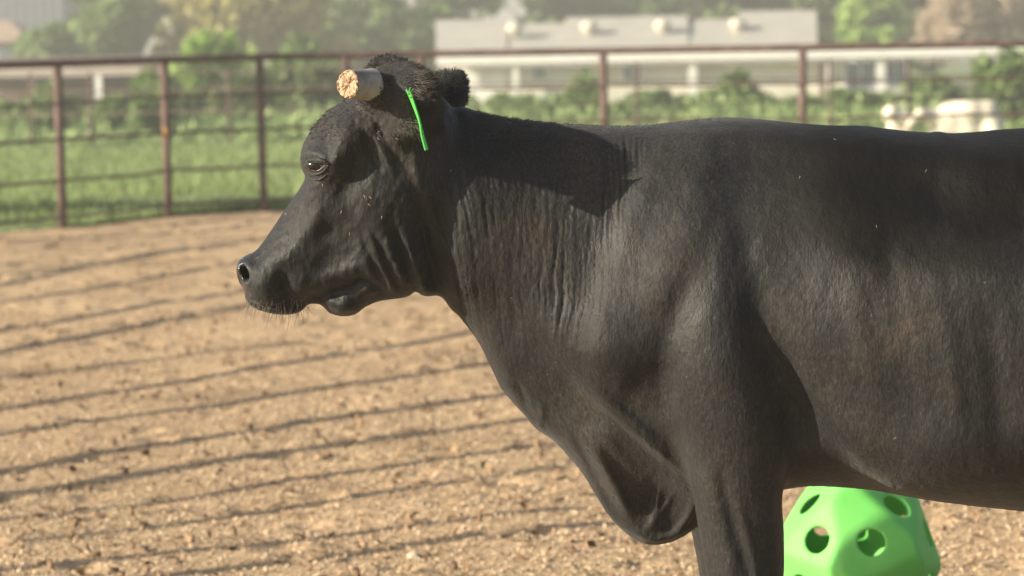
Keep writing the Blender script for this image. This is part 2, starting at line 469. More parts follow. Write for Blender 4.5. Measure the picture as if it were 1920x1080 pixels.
trunk = comp([(850, 240), (862, 199), (900, 208), (950, 219), (1000, 226), (1060, 232), (1110, 235), (1160, 236), (1220, 234), (1280, 227), (1330, 221), (1380, 220),
    (1430, 224), (1500, 231), (1560, 235), (1620, 236), (1660, 241), (1720, 247), (1780, 250), (1830, 248), (1880, 243), (1930, 240), (2050, 236), (2200, 240), (2320, 252),
    (2440, 278), (2520, 330), (2560, 430), (2560, 600), (2500, 760), (2380, 850), (2200, 920), (2050, 948), (1920, 949), (1860, 944), (1800, 938), (1740, 930), (1680, 921),
    (1620, 912), (1560, 907), (1510, 906), (1466, 912), (1380, 925), (1280, 915), (1180, 880), (1100, 840), (1020, 770), (960, 710), (915, 640), (880, 594), (850, 560), (815, 520), (790, 430), (800, 300)],
    [(850, 380, .105), (950, 430, .130), (1060, 420, .155), (1150, 450, .18), (1250, 520, .225), (1100, 660, .19), (1350, 480, .245), (1400, 700, .225), (1470, 680, .235), (1560, 620, .30), (1700, 600, .35),
     (1850, 600, .375), (2000, 600, .38), (2200, 560, .34), (2400, 500, .27), (1350, 290, .125), (1600, 330, .22), (1850, 330, .24), (1200, 320, .135), (1000, 300, .085), (1250, 850, .14), (1500, 870, .17), (1750, 860, .25)],
    0, .035, yc_head)
brisket = comp([(845, 500), (850, 561), (866, 576), (884, 600), (902, 628), (916, 661), (928, 690), (941, 721), (962, 748), (984, 774), (1005, 800), (1035, 820), (1055, 841), (1075, 865), (1095, 891),
    (1115, 925), (1140, 965), (1165, 992), (1190, 1011), (1215, 1020), (1240, 1020), (1268, 1012), (1300, 992), (1340, 960), (1400, 900), (1330, 760), (1200, 620), (1050, 520), (930, 460)],
    [(880, 560, .035), (960, 640, .075), (1050, 740, .09), (1120, 800, .115), (1180, 880, .10), (1220, 960, .07), (1230, 1000, .045), (1200, 760, .15), (1320, 850, .14)],
    0, .04, yc_head * .8, .006)
head = comp([(700, 128), (688, 150), (668, 180), (640, 191), (610, 212), (588, 240), (572, 265), (565, 290), (567, 313), (574, 330), (566, 348), (550, 371), (530, 400), (510, 430), (491, 457), (476, 472),
    (459, 479), (448, 491), (445, 508), (450, 528), (459, 541), (461, 556), (470, 570), (486, 579), (507, 585), (531, 588), (556, 586), (570, 579), (580, 569), (600, 568), (610, 576), (619, 585),
    (634, 590), (651, 591), (668, 587), (683, 576), (703, 566), (727, 560), (755, 557), (770, 552), (780, 545), (790, 551), (803, 554), (815, 550), (824, 540), (838, 500), (850, 430), (866, 330), (868, 250), (850, 205), (800, 150), (750, 126)],
    [(470, 520, .055), (490, 550, .058), (520, 500, .066), (540, 560, .045), (570, 430, .072), (600, 350, .098), (600, 280, .100), (640, 230, .100), (700, 200, .095), (740, 160, .080), (650, 420, .088), (700, 360, .112),
     (760, 320, .110), (730, 430, .105), (650, 560, .042), (700, 520, .075), (770, 500, .085), (810, 530, .05), (830, 350, .09)],
    -.07, .02, -.085, .003)
legf = comp([(1245, 700), (1258, 765), (1275, 820), (1292, 880), (1303, 950), (1313, 1010), (1325, 1080), (1338, 1150), (1344, 1215), (1350, 1260), (1362, 1300), (1440, 1300), (1450, 1260), (1456, 1215), (1463, 1150),
    (1470, 1080), (1470, 1000), (1467, 940), (1474, 870), (1474, 800), (1455, 690), (1425, 590), (1396, 460), (1345, 430), (1280, 520), (1245, 620)],
    [(1400, 1250, .055), (1395, 1100, .068), (1390, 980, .080), (1380, 860, .095), (1370, 760, .110), (1360, 640, .110), (1360, 520, .084)], -.19, .028, -.185, .006)
legf2 = dict(legf); legf2['yc'] = -legf['yc']

# sculpting strokes: (kind, points, half width px, amount m[, falloff px])
def carve(c, strokes):
    W = np.sqrt(np.maximum(c['W2'], 0)); D = np.zeros_like(W)
    for s in strokes:
        k, P, w, a = s[:4]
        if k == 'g':                                   # soft bump
            (cx, cy), (wx, wy) = P, w
            D += a * np.exp(-((PX - cx) / wx) ** 2 - ((PZ - cy) / wy) ** 2)
            continue
        P = catmull_open(P)
        x0, z0 = P.min(0) - 6 * (w if k == 'l' else s[4]); x1, z1 = P.max(0) + 6 * (w if k == 'l' else s[4])
        m = (PX > x0) & (PX < x1) & (PZ > z0) & (PZ < z1)
        i0, i1 = np.where(m.any(1))[0][[0, -1]]; k0, k1 = np.where(m.any(0))[0][[0, -1]]
        sl = (slice(i0, i1 + 1), slice(k0, k1 + 1))
        d, sd, al = line_d(PX[sl], PZ[sl], P)
        if k == 'l':                                   # ridge / groove fading at its ends
            D[sl] += a * np.exp(-(d / w) ** 2) * (.25 + .75 * np.clip(4 * al * (1 - al) * 1.6, 0, 1))
        else:                                          # one-sided step: raised on the positive side
            e = sd * d
            D[sl] += a * (1 / (1 + np.exp(-np.clip(e / w, -30, 30)))) * np.exp(-(np.maximum(e, 0) / s[4]) ** 2) * np.clip(6 * al * (1 - al), 0, 1)
    W1 = np.maximum(W + D * ss(W, .0, .045), W * .25)
    c['W2'] = np.where(c['W2'] > 0, W1 * W1, c['W2'])
def catmull_open(P, n=5):
    P = np.asarray(P, float)
    if len(P) < 3: return P
    Q = np.vstack([2 * P[0] - P[1], P, 2 * P[-1] - P[-2]]); out = []
    for i in range(1, len(Q) - 2):
        for j in range(n):
            t = j / n; p0, p1, p2, p3 = Q[i - 1:i + 3]
            out.append(.5 * ((2 * p1) + (-p0 + p2) * t + (2 * p0 - 5 * p1 + 4 * p2 - p3) * t * t + (-p0 + 3 * p1 - 3 * p2 + p3) * t ** 3))
    out.append(Q[-2]); return np.array(out)

carve(head, [
    ('g', (590, 298), (36, 38), .016), ('l', [(570, 292), (588, 276), (612, 278), (628, 296)], 9, .010),
    ('l', [(572, 318), (590, 322), (612, 312)], 14, -.006), ('g', (592, 308), (17, 11), -.018),
    ('l', [(572, 330), (592, 340), (614, 332)], 6, .003),
    ('l', [(722, 230), (700, 270), (668, 318), (632, 366)], 24, -.017), ('l', [(662, 210), (650, 260), (640, 310)], 22, .008),
    ('l', [(640, 300), (660, 330), (690, 350)], 10, .004),
    ('l', [(622, 376), (585, 420), (545, 470), (520, 490)], 16, .007), ('l', [(560, 372), (530, 412), (505, 448)], 9, -.006), ('l', [(548, 385), (520, 428)], 4, -.004),
    ('g', (715, 385), (75, 85), .016), ('l', [(640, 400), (630, 450), (600, 500)], 30, -.008),
    ('l', [(690, 400), (665, 450), (640, 480)], 26, -.007),
    ('l', [(672, 420), (692, 470), (712, 520)], 6, .004), ('l', [(688, 425), (712, 480), (738, 540)], 4.5, -.0045), ('l', [(698, 418), (722, 478), (748, 540)], 4.5, .004),
    ('l', [(710, 415), (736, 480), (758, 540)], 4.5, -.006), ('l', [(724, 410), (750, 478), (776, 540)], 6, .0055), ('l', [(742, 400), (768, 478), (788, 540)], 8, -.010),
    ('l', [(764, 420), (792, 500), (804, 548)], 9, .010), ('l', [(785, 330), (800, 430), (822, 520)], 12, -.02),
    ('l', [(553, 492), (544, 525), (560, 556), (600, 562)], 13, -.016), ('l', [(575, 545), (630, 536), (672, 520), (700, 505)], 12, -.014),
    ('l', [(672, 505), (712, 520), (728, 550)], 9, -.010), ('g', (648, 566), (28, 20), .016), ('l', [(600, 510), (650, 500), (690, 480)], 14, .007),
    ('l', [(470, 552), (510, 562), (550, 556)], 4, -.010), ('g', (520, 575), (32, 8), .006), ('g', (500, 525), (30, 22), .008),
    ('l', [(478, 476), (474, 500), (478, 530)], 6, .003),
    ('l', [(449, 500), (462, 496), (470, 512), (463, 532)], 4, .007), ('g', (458, 515), (8, 13), -.034),
    ('l', [(600, 225), (585, 250), (578, 275)], 10, .004), ('l', [(640, 200), (625, 230), (615, 262)], 9, -.004),
    ('l', [(716, 215), (735, 260), (760, 300)], 5, -.006), ('l', [(705, 222), (722, 268), (745, 310)], 5, .005), ('l', [(730, 208), (752, 250), (772, 290)], 6, .006), ('l', [(690, 232), (706, 280), (730, 320)], 5, -.005),
    ('l', [(780, 250), (790, 330), (790, 420)], 10, .008),
])
carve(trunk, [
    ('s', [(1118, 760), (1092, 640), (1128, 480), (1188, 330), (1225, 245)], 9, .020, 260) ,
    ('s', [(2600, 960), (2300, 955), (2000, 950), (1780, 925), (1690, 908), (1600, 852), (1530, 772), (1480, 680), (1440, 580), (1405, 480)], 7, .035, 250),
    ('l', [(1335, 262), (1270, 420), (1200, 590)], 48, .014), ('g', (1135, 630), (80, 90), .016),
    ('l', [(1385, 420), (1330, 520), (1290, 640)], 26, -.012), ('l', [(1320, 300), (1360, 380), (1380, 430)], 40, -.006), ('l', [(1150, 700), (1250, 690), (1350, 660)], 50, -.010),
    ('l', [(870, 540), (960, 600), (1040, 690), (1080, 760)], 42, -.020), ('l', [(840, 430), (900, 560), (960, 660)], 30, .008),
    ('l', [(1100, 700), (1180, 770), (1240, 830)], 13, .012), ('l', [(1060, 700), (1120, 760), (1180, 830)], 13, -.008),
    ('l', [(1420, 280), (1600, 320), (1800, 340)], 44, -.020), ('l', [(1730, 270), (1900, 290), (2100, 300)], 34, .016), ('l', [(1680, 360), (1800, 385), (1900, 380)], 42, -.014),
    ('g', (1560, 440), (90, 70), .010), ('g', (1780, 480), (110, 60), .010), ('g', (1900, 640), (70, 120), -.008), ('g', (1700, 560), (40, 100), -.006),
    ('l', [(1620, 420), (1640, 560), (1660, 720)], 22, -.005), ('l', [(1560, 480), (1575, 600), (1610, 740)], 22, .005), ('l', [(1690, 460), (1720, 600), (1740, 760)], 22, .006), ('l', [(1780, 520), (1800, 640), (1810, 780)], 24, -.008),
    ('l', [(1860, 480), (1870, 640), (1860, 800)], 22, .006), ('g', (1300, 260), (50, 40), .01),
])
carve(brisket, [
    ('g', (1130, 800), (46, 50), .030), ('l', [(1085, 690), (1130, 730), (1215, 800), (1270, 850)], 13, .018), ('l', [(1060, 740), (1110, 790), (1180, 900)], 16, -.006),
    ('l', [(1095, 790), (1135, 870), (1180, 960)], 13, .012), ('l', [(1075, 790), (1120, 890), (1160, 960)], 10, -.010),
    ('g', (1240, 910), (60, 60), -.035), ('l', [(1232, 905), (1226, 950), (1212, 985)], 7, .008), ('l', [(1258, 912), (1240, 945), (1222, 985)], 6, .0055), ('l', [(1302, 905), (1285, 960), (1262, 990)], 7, .011),
    ('l', [(1180, 985), (1230, 1004), (1300, 980)], 9, .012),
    ('l', [(1012, 730), (1018, 760), (1008, 790)], 6, .006), ('l', [(970, 690), (985, 730), (990, 768)], 8, -.006), ('l', [(1060, 790), (1052, 820), (1050, 835)], 6, -.006), ('l', [(940, 690), (980, 640), (1000, 600)], 20, .005),
    ('l', [(930, 640), (955, 690), (960, 740)], 14, .006),
])
carve(legf, [
    ('l', [(1268, 800), (1310, 880), (1345, 1000), (1360, 1080)], 22, .006), ('l', [(1330, 830), (1350, 920), (1385, 1040)], 12, -.006), ('l', [(1360, 900), (1385, 980), (1400, 1060)], 9, .004),
    ('g', (1452, 820), (20, 34), .016), ('l', [(1446, 800), (1452, 836), (1460, 860)], 4, -.008),
])
legf2['W2'] = legf['W2']

def chain(pts, y): return [(px(a, 500, y)[0], y, z, r) for a, z, r in pts]
cones = []
for s in (-1, 1):
    cones.append(([(*px_arr([(1400, 1240)], s * .185)[0][[0]], s * .185, .42, .058), (px(1398, 900, s * .185)[0], s * .185, .34, .043), (px(1400, 900, s * .185)[0], s * .185, .16, .038), (px(1398, 900, s * .185)[0], s * .185, .115, .050), (px(1388, 900, s * .185)[0], s * .19, .06, .046)], .03))
    hx = 1.40
    cones.append(([(hx - .02, s * .16, .98, .16), (hx + .02, s * .19, .78, .15), (hx - .02, s * .18, .62, .085), (hx + .14, s * .17, .50, .06), (hx + .12, s * .17, .32, .042), (hx + .06, s * .17, .115, .048), (hx + .03, s * .17, .06, .044)], .05))
cones.append(([(1.15, 0, .60, .10), (1.26, 0, .56, .12), (1.34, 0, .62, .09)], .05))        # udder
tz = 1.30
cones.append(([(1.50, 0, 1.28, .05), (1.58, 0, 1.20, .035), (1.61, 0, .95, .022), (1.60, 0, .62, .018), (1.60, 0, .5, .035), (1.60, 0, .40, .012)], .03))   # tail
# poll and horn bosses, the back ridge of the neck
pp = px(730, 143, -.07); cones.append(([(pp[0], -.08, pp[2] - .01, .044), (pp[0] + .02, .0, pp[2] - .02, .040)], .04))
hb = px(694, 166, -.16); cones.append(([(hb[0] + .05, -.12, hb[2] - .015, .042), (hb[0] + .018, -.165, hb[2] - .003, .034)], .03))
# far ear, a cupped leaf built in the body so that the hide runs onto it
fe = [px(812, 200, .06), px(838, 166, .10), px(862, 139, .13)]
cones.append(([(fe[0][0], .05, fe[0][2] - .02, .034), (fe[1][0], .09, fe[1][2] + .0, .028), (fe[2][0], .12, fe[2][2], .008)], .03))
fe2 = [px(850, 192, .08), px(866, 158, .11)]
cones.append(([(fe2[0][0] - .02, .07, fe2[0][2] - .02, .03), (fe2[0][0] - .012, .085, fe2[0][2] + .005, .026), (fe2[1][0] - .008, .11, fe2[1][2], .012)], .03))
# near ear: root behind the horn, held out towards the camera and hanging a little
e0, e1, e2, e3 = px(742, 190, -.12), px(760, 168, -.18), px(764, 186, -.235), px(768, 226, -.26)
cones.append(([(e0[0], -.12, e0[2], .045), (e1[0], -.17, e1[2] - .004, .046), (e2[0], -.212, e2[2], .042), (e3[0], -.230, e3[2], .026)], .03))
hb2 = px(722, 160, -.20); cones.append(([(hb2[0] + .01, -.14, hb2[2] - .014, .036), (hb2[0] - .022, -.232, hb2[2] - .004, .030)], .02))
def cut(P, F):
    # nostril and the slit of the mouth
    n0 = px(459, 514, -.13); n1 = px(472, 510, -.075)
    d = np.sqrt(((P[0] - n0[0] + (P[2] - n0[2]) * .25) / .0095) ** 2 + ((P[1] + .122) / .034) ** 2 + ((P[2] - n0[2]) / .0155) ** 2)
    F = np.where(np.abs(P[0] - n0[0]) < .05, -smax(-F, -(d - 1) * .009, .004), F)
    return F

V, Q = build_implicit([trunk, brisket, legf, legf2, head], cones, LO, HI, H, cut=cut)
print('cow verts', len(V), time.time() - T0)
V = relax(V, Q, 3, .45)
# fine relief: neck wrinkles, skin creases
N = vnormals(V, Q)
vx, vz = to_px(V[:, 0], V[:, 1], V[:, 2])
near = V[:, 1] < .02
side = np.clip(-N[:, 1] * 2, 0, 1) * near
t = ss(vz, 200, 640)
bend = 75 * (1 - ss(vx, 830, 1010)) * np.clip((vz - 280) / 280, 0, 1.3) ** 1.1 + 26 * np.clip((vz - 480) / 150, 0, 1.5) * ss(vx, 980, 1100) * -0.4
sx = vx - bend
wob = 11 * fbm(vx / 90, vz / 110, 3, 3) + 3 * fbm(vx / 18, vz / 40, 9, 2)
def ridged(a): return np.clip(1 - np.abs(2 * a), 0, 1)
r1 = ridged(fbm((sx + wob * .7) / 15, vz / 260, 21, 2) * 1.2) ** 4
r2 = ridged(fbm((sx + wob) / 8.5, vz / 150, 45, 2) * 1.2) ** 3
r3 = np.sin((sx + wob * .8) / 10.5 * 2 * math.pi + 2 * fbm(sx / 50, vz / 90, 5, 2))
bl = 1240 - .25 * (vz - 250)
reg = ss(sx, 782, 792) * (1 - ss(vx, bl - 60, bl)) * ss(vz, 240, 285) * (1 - ss(vz + (1100 - vx) * .30, 600, 700)) * side
upR = ss(vx, 1080, 1160) * (1 - ss(vz, 420, 540))
lo = ss(vz, 470, 560)
D = reg * (.30 + .85 * np.clip(fbm(vx / 55, vz / 130, 207, 2) + .45, 0, 1)) * (-.0028 * r1 - .0022 * r2 * (.7 + .3 * lo) + .0009 * r3 * (.35 + .9 * upR))
D += .0012 * side * fbm(vx / 26, vz / 40, 77, 3) + .0006 * fbm(vx / 7, vz / 11, 99, 2)
# ragged coat on the face and crest
fr = (1 - ss(vx, 740, 800)) * (1 - ss(vz, 210, 300))
D += fr * .0028 * fbm(vx / 7, vz / 9, 31, 3)
fa = (1 - ss(vx, 780, 840)) * ss(vz, 200, 260) * side
D += fa * (.0032 * fbm((vx + .5 * vz) / 26, (vz - .3 * vx) / 42, 131, 3) + .0012 * fbm(vx / 8, vz / 14, 141, 2))
cr = ss(vx, 900, 960) * (1 - ss(vx, 1300, 1400)) * (1 - ss(vz, 225, 262))
D += cr * .0022 * fbm(vx / 5, vz / 9, 61, 2)
V = V + N * D[:, None]
cow = empty('cow', (px(1400, 900)[0], 0, 0))
tag(cow, 'large black cow with sawn-off horn and green ear tag standing side-on', 'cow')
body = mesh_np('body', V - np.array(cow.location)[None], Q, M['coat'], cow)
print('cow mesh', time.time() - T0, len(Q))

def rel(p): return Vector(p) - cow.location
# horn stump
ax = Vector((-.60, -.74, .06)).normalized()
hc = Vector(px(653, 158, -.282)); Lh = .060
m = MB(); base = rel(hc - ax * Lh)
a1 = ax.cross(Vector((0, 0, 1))).normalized(); a2 = ax.cross(a1)
nseg, nr = 28, 9
for i in range(nr):
    t_ = i / (nr - 1); c_ = base + ax * Lh * t_; r_ = .0282 - .0035 * t_ + .0007 * math.sin(t_ * 26) + .006 * max(0, .35 - t_)
    for k in range(nseg):
        an = 2 * math.pi * k / nseg; rr_ = r_ * (1 + .03 * math.sin(3 * an + 1))
        m.v.append(tuple(c_ + a1 * rr_ * math.cos(an) + a2 * rr_ * math.sin(an)))
for i in range(nr - 1):
    for k in range(nseg):
        a = i * nseg + k; c_ = i * nseg + (k + 1) % nseg; m.f.append((a, c_, c_ + nseg, a + nseg))
horn = m.build('horn', M['horn'], cow, True)
m = MB(); top = base + ax * (Lh + .0005); rings = [(.0252, 0), (.023, .0025), (.020, .001), (.014, .002), (.007, -.0015)]
for r_, o_ in rings:
    for k in range(nseg):
        an = 2 * math.pi * k / nseg; q = .0016 * math.sin(k * 2.7 + r_ * 900)
        m.v.append(tuple(top + ax * (o_ + q) + (a1 * math.cos(an) + a2 * math.sin(an)) * r_ * (1 + .03 * math.sin(3 * an + 1))))
m.v.append(tuple(top)); cc = len(m.v) - 1
for i in range(len(rings) - 1):
    for k in range(nseg):
        a = i * nseg + k; c_ = i * nseg + (k + 1) % nseg; m.f.append((a, c_, c_ + nseg, a + nseg))
for k in range(nseg): m.f.append(((len(rings) - 1) * nseg + k, (len(rings) - 1) * nseg + (k + 1) % nseg, cc))
m.build('cut_face', M['horncut'], horn, False)
# eye
import mathutils
ec = px(592, 309, -.15)
def surf_y(x, y):
    """nearest-to-camera surface depth of the body at a photo pixel"""
    d = (vx - x) ** 2 + (vz - y) ** 2 + np.where(V[:, 1] > 0, 1e6, 0)
    j = np.argsort(d)[:12]; return V[j, 1].min()
ey = surf_y(592, 310)
ec = rel(px(592, 309, ey))
bm = bmesh.new(); bmesh.ops.create_uvsphere(bm, u_segments=28, v_segments=18, radius=.0185)
me = bpy.data.meshes.new('eyeball'); bm.to_mesh(me); bm.free(); me.materials.append(M['eye'])
for p in me.polygons: p.use_smooth = True
o = bpy.data.objects.new('eyeball', me); COL.objects.link(o); o.parent = cow; o.location = ec + Vector((0, .0115, 0)); o.scale = (1.05, 1, .62)
m = MB()
for (pts, r_, nm) in (([(573, 316), (584, 325), (596, 326), (608, 320), (617, 307)], .0030, 0), ([(578, 329), (588, 336), (600, 336), (612, 328)], .0022, 0)):
    P3 = []
    for i, (a, b) in enumerate(catmull_open(pts, 4)):
        P3.append(rel(px(a, b, surf_y(a, b) + .0017)))
    m.tube(P3, [r_ * (.35 + .65 * math.sin(math.pi * i / (len(P3) - 1))) for i in range(len(P3))], 8)
m.build('lower_eyelid', M['eyelid'], cow, True)
m = MB()
P3 = [rel(px(a, b, surf_y(a, b) + .001)) for a, b in catmull_open([(571, 312), (580, 303), (592, 300), (606, 302), (618, 308)], 4)]
m.tube(P3, [.0060 * (.4 + .6 * math.sin(math.pi * i / (len(P3) - 1))) for i in range(len(P3))], 8)
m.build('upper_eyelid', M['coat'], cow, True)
# wet line of the lower lid
m = MB(); P3 = [rel(px(a, b, surf_y(a, b) - .0012)) for a, b in catmull_open([(579, 316), (588, 320), (598, 319), (610, 309)], 4)]
m.tube(P3, [.0008 * (.3 + .7 * math.sin(math.pi * i / (len(P3) - 1))) for i in range(len(P3))], 6)
m.build('eye_white', simple('wet_eye_rim', (.30, .30, .33), .15, .8), cow, True)

# hooves
for i, (hx_, hy_) in enumerate([(px(1386, 900, -.19)[0], -.19), (px(1386, 900, .19)[0], .19), (1.425, -.17), (1.425, .17)]):
    for s in (-1, 1):
        m = MB(); n = 14; prof = [(.062, 0), (.060, .02), (.05, .055), (.040, .085)]
        for r_, z_ in prof:
            for k in range(n):
                an = 2 * math.pi * k / n
                m.v.append((r_ * math.cos(an) * 1.0 - .012 * (1 - z_ / .085), s * .026 + r_ * .5 * math.sin(an), z_))
        for a in range(3):
            for k in range(n): q = a * n + k; c_ = a * n + (k + 1) % n; m.f.append((q, c_, c_ + n, q + n))
        m.f.append(tuple(reversed(range(n)))); m.f.append(tuple(3 * n + k for k in range(n)))
        o = m.build('hoof', M['hoof'], cow, True); o.location = rel((hx_, hy_, 0))

# hair: thin tapering blades
def strands(name, mat, spec, parent):
    Vh = []; Qh = []
    for (p, d, L, w, curl) in spec:
        p = Vector(p); d = Vector(d).normalized(); sd_ = d.cross(Vector((0, 1, 0)));
        if sd_.length < .1: sd_ = Vector((1, 0, 0))
        sd_.normalize(); b = len(Vh); ns = 4; g = Vector((0, 0, -1))
        cd = Vector((random.uniform(-1, 1), random.uniform(-1, 1), random.uniform(-1, 1))) * curl
        q = p.copy()
        for i in range(ns + 1):
            t_ = i / ns; ww = w * (1 - t_ * .85)
            Vh.append(tuple(q - sd_ * ww)); Vh.append(tuple(q + sd_ * ww))
            q = q + d * L / ns; d = (d + cd / ns).normalized()
        for i in range(ns): Qh.append((b + 2 * i, b + 2 * i + 1, b + 2 * i + 3, b + 2 * i + 2))
    o = mesh_np(name, np.array(Vh), np.array(Qh), mat, parent, True); o['kind'] = 'stuff'; return o
def pick(cond, n):
    j = np.nonzero(cond)[0]; return rng.choice(j, min(n, len(j)), replace=False) if len(j) else []
cl = np.array(cow.location)
sp = []
for j in pick((vz < 182) & (vx > 690) & (vx < 765) & (V[:, 1] < .1) & (V[:, 1] > -.15) & (N[:, 2] > .05), 2600):
    d = N[j] * .6 + rng.normal(0, .55, 3) + np.array([-.5, 0, .35]); sp.append((V[j] - cl - N[j] * .004, d, rng.uniform(.006, .015), .0008, 2.6))
strands('poll_hair', M['hair'], sp, cow)
sp = []
for j in pick((V[:, 1] < -.13) & (vx > 705) & (vx < 830) & (vz > 110) & (vz < 260), 7000):
    d = N[j] * .30 + rng.normal(0, .16, 3) + np.array([.5, .0, -.15]); sp.append((V[j] - cl - N[j] * .001, d, rng.uniform(.004, .012), .00055, .6))
for j in pick((V[:, 1] < -.18) & (vx > 775) & (vx < 830) & (vz > 130) & (vz < 260), 900):
    d = N[j] * .5 + rng.normal(0, .25, 3) + np.array([.8, -.1, -.45]); sp.append((V[j] - cl, d, rng.uniform(.012, .028), .0006, .5))
strands('ear_hair', M['earhair'], sp, cow)
sp = []
for j in pick((V[:, 1] > -.02) & (vx > 800) & (vx < 885) & (vz > 120) & (vz < 197), 1100):
    d = N[j] * .8 + rng.normal(0, .3, 3) + np.array([.1, 0, .35]); sp.append((V[j] - cl, d, rng.uniform(.003, .008), .0008, .5))
strands('far_ear_hair', M['hair'], sp, cow)
sp = []
for j in pick((vz > 560) & (vx > 455) & (vx < 580) & (N[:, 2] < -.1), 90):
    d = np.array([-.15, 0, -1]) + N[j] * .4 + rng.normal(0, .25, 3); sp.append((V[j] - cl, d, rng.uniform(.012, .045), .00035, .6))
strands('whiskers', simple('whisker_hair', (.16, .13, .10), .5), sp, cow)
sp = []
for j in pick((vz < 262) & (vx > 890) & (vx < 1330) & (N[:, 2] > .15) & (V[:, 1] < .05), 3600):
    d = N[j] * .5 + rng.normal(0, .3, 3) + np.array([1.1, 0, .0]); sp.append((V[j] - cl - N[j] * .001, d, rng.uniform(.004, .010) * (1 - .6 * (vx[j] - 890) / 440), .0006, .4))
strands('crest_hair', M['hair'], sp, cow)
sp = []
for j in pick((vx > 585) & (vx < 700) & (vz > 178) & (vz < 262) & (V[:, 1] < .02), 2200):
    d = N[j] * .35 + rng.normal(0, .3, 3) + np.array([-.45, 0, -.6]); sp.append((V[j] - cl - N[j] * .001, d, rng.uniform(.004, .009), .0006, .5))
strands('forehead_hair', M['hair'], sp, cow)
# bits of straw caught on the cheek
sp = []
for (a, b) in [(684, 370), (696, 372), (690, 382), (716, 405), (655, 436), (640, 395), (536, 403), (551, 462), (604, 345), (1567, 262), (1643, 422), (1737, 318), (1500, 330)]:
    dd = np.array([random.uniform(-.5, .5), 0, random.uniform(-1, 1)])
    sp.append((Vector(px(a, b, surf_y(a, b) - .001)) - cow.location, dd, .006, .0006, .4))
strands('straw_bits', simple('straw', (.42, .33, .2), .8), sp, cow)

# ear tag: a flexible strip seen almost edge-on, hanging off the ear
tp = [(764, 168), (770, 183), (779, 208), (786, 230), (790, 255), (797, 282)]
ye = -.288
m = MB(); L_ = []
for i, (a, b) in enumerate(catmull_open(tp, 3)):
    t_ = i / 15
    p = rel(px(a, b, ye + .02 * t_)); w = .0035 - .0008 * t_ if t_ < .25 else .0027
    w = .0016 + .0022 * max(0, 1 - t_ * 1.6) - .0006 * t_
    dv = .034 * min(1, t_ * 3)                       # blade width runs away from the camera
    for (sx_, sy_) in ((-w, 0), (w, 0), (w + .004 * t_, dv), (-w + .004 * t_, dv)):
        L_.append(tuple(p + Vector((sx_, sy_, 0))))
m.v = L_; nn_ = len(L_) // 4
for i in range(nn_ - 1):
    for k in range(4):
        a = i * 4 + k; c_ = i * 4 + (k + 1) % 4; m.f.append((a, c_, c_ + 4, a + 4))
m.f.append((3, 2, 1, 0)); m.f.append(tuple((nn_ - 1) * 4 + k for k in range(4)))
tagd = m.build('ear_tag', M['tag'], cow)
m = MB()
for (a, b) in ((767, 176), (771, 183)):
    c_ = rel(px(a, b, ye - .001)); m.tube([c_ + Vector((0, -.0012, 0)), c_ + Vector((0, .001, 0))], .0016, 8)
for (a, b, c2, d2) in ((765, 170, 762, 165), (768, 170, 770, 164), (772, 171, 777, 165)):
    m.tube([rel(px(a, b, ye)), rel(px(c2, d2, ye))], [.0018, .0008], 6)
m.build('tag_stud', simple('dark_green_stud', (.03, .14, .03), .5), tagd)

# ------------------------------------------------------------------ ground
def gz_far(d):
    d = np.asarray(d, float)
    return -.022 * (np.clip(d, 24.5, 130) - 24.5)
def gheight(x, y):
    d = y + CAM_D
    base = gz_far(d)
    # trampled hoof prints
    cs = .42; ix, iy = np.floor(x / cs), np.floor(y / cs); dent = 0
    for ax_ in (-1, 0, 1):
        for ay_ in (-1, 0, 1):
            jx, jy = ix + ax_, iy + ay_
            cx_ = (jx + hash2(jx, jy, 3)) * cs; cy_ = (jy + hash2(jx, jy, 4)) * cs; on = hash2(jx, jy, 6) > .35
            q = np.hypot(x - cx_, y - cy_) / (.05 + .03 * hash2(jx, jy, 7))
            dent = dent + on * (-.020 * np.exp(-q ** 4) + .008 * np.exp(-((q - 1.35) / .35) ** 2))
    base = base + dent * (1 - ss(d, 20, 26))
    return base + (.024 * fbm(x / 1.3, y / 1.3, 5, 2) + .008 * fbm(x / .25, y / .25, 8, 3)) * (1 - ss(d, 24, 40) * .3)
def grid_sheet(name, xs, ys, zf, mat, label=None):
    X, Y = np.meshgrid(xs, ys, indexing='ij'); Z = zf(X, Y)
    Vg = np.stack([X.ravel(), Y.ravel(), Z.ravel()], 1); nx_, ny_ = X.shape
    i = np.arange((nx_ - 1) * (ny_ - 1)); a = (i // (ny_ - 1)) * ny_ + i % (ny_ - 1)
    Qg = np.stack([a, a + ny_, a + ny_ + 1, a + 1], 1)
    o = mesh_np(name, Vg, Qg, mat); o['kind'] = 'structure'
    if label: o['label'] = label
    return o

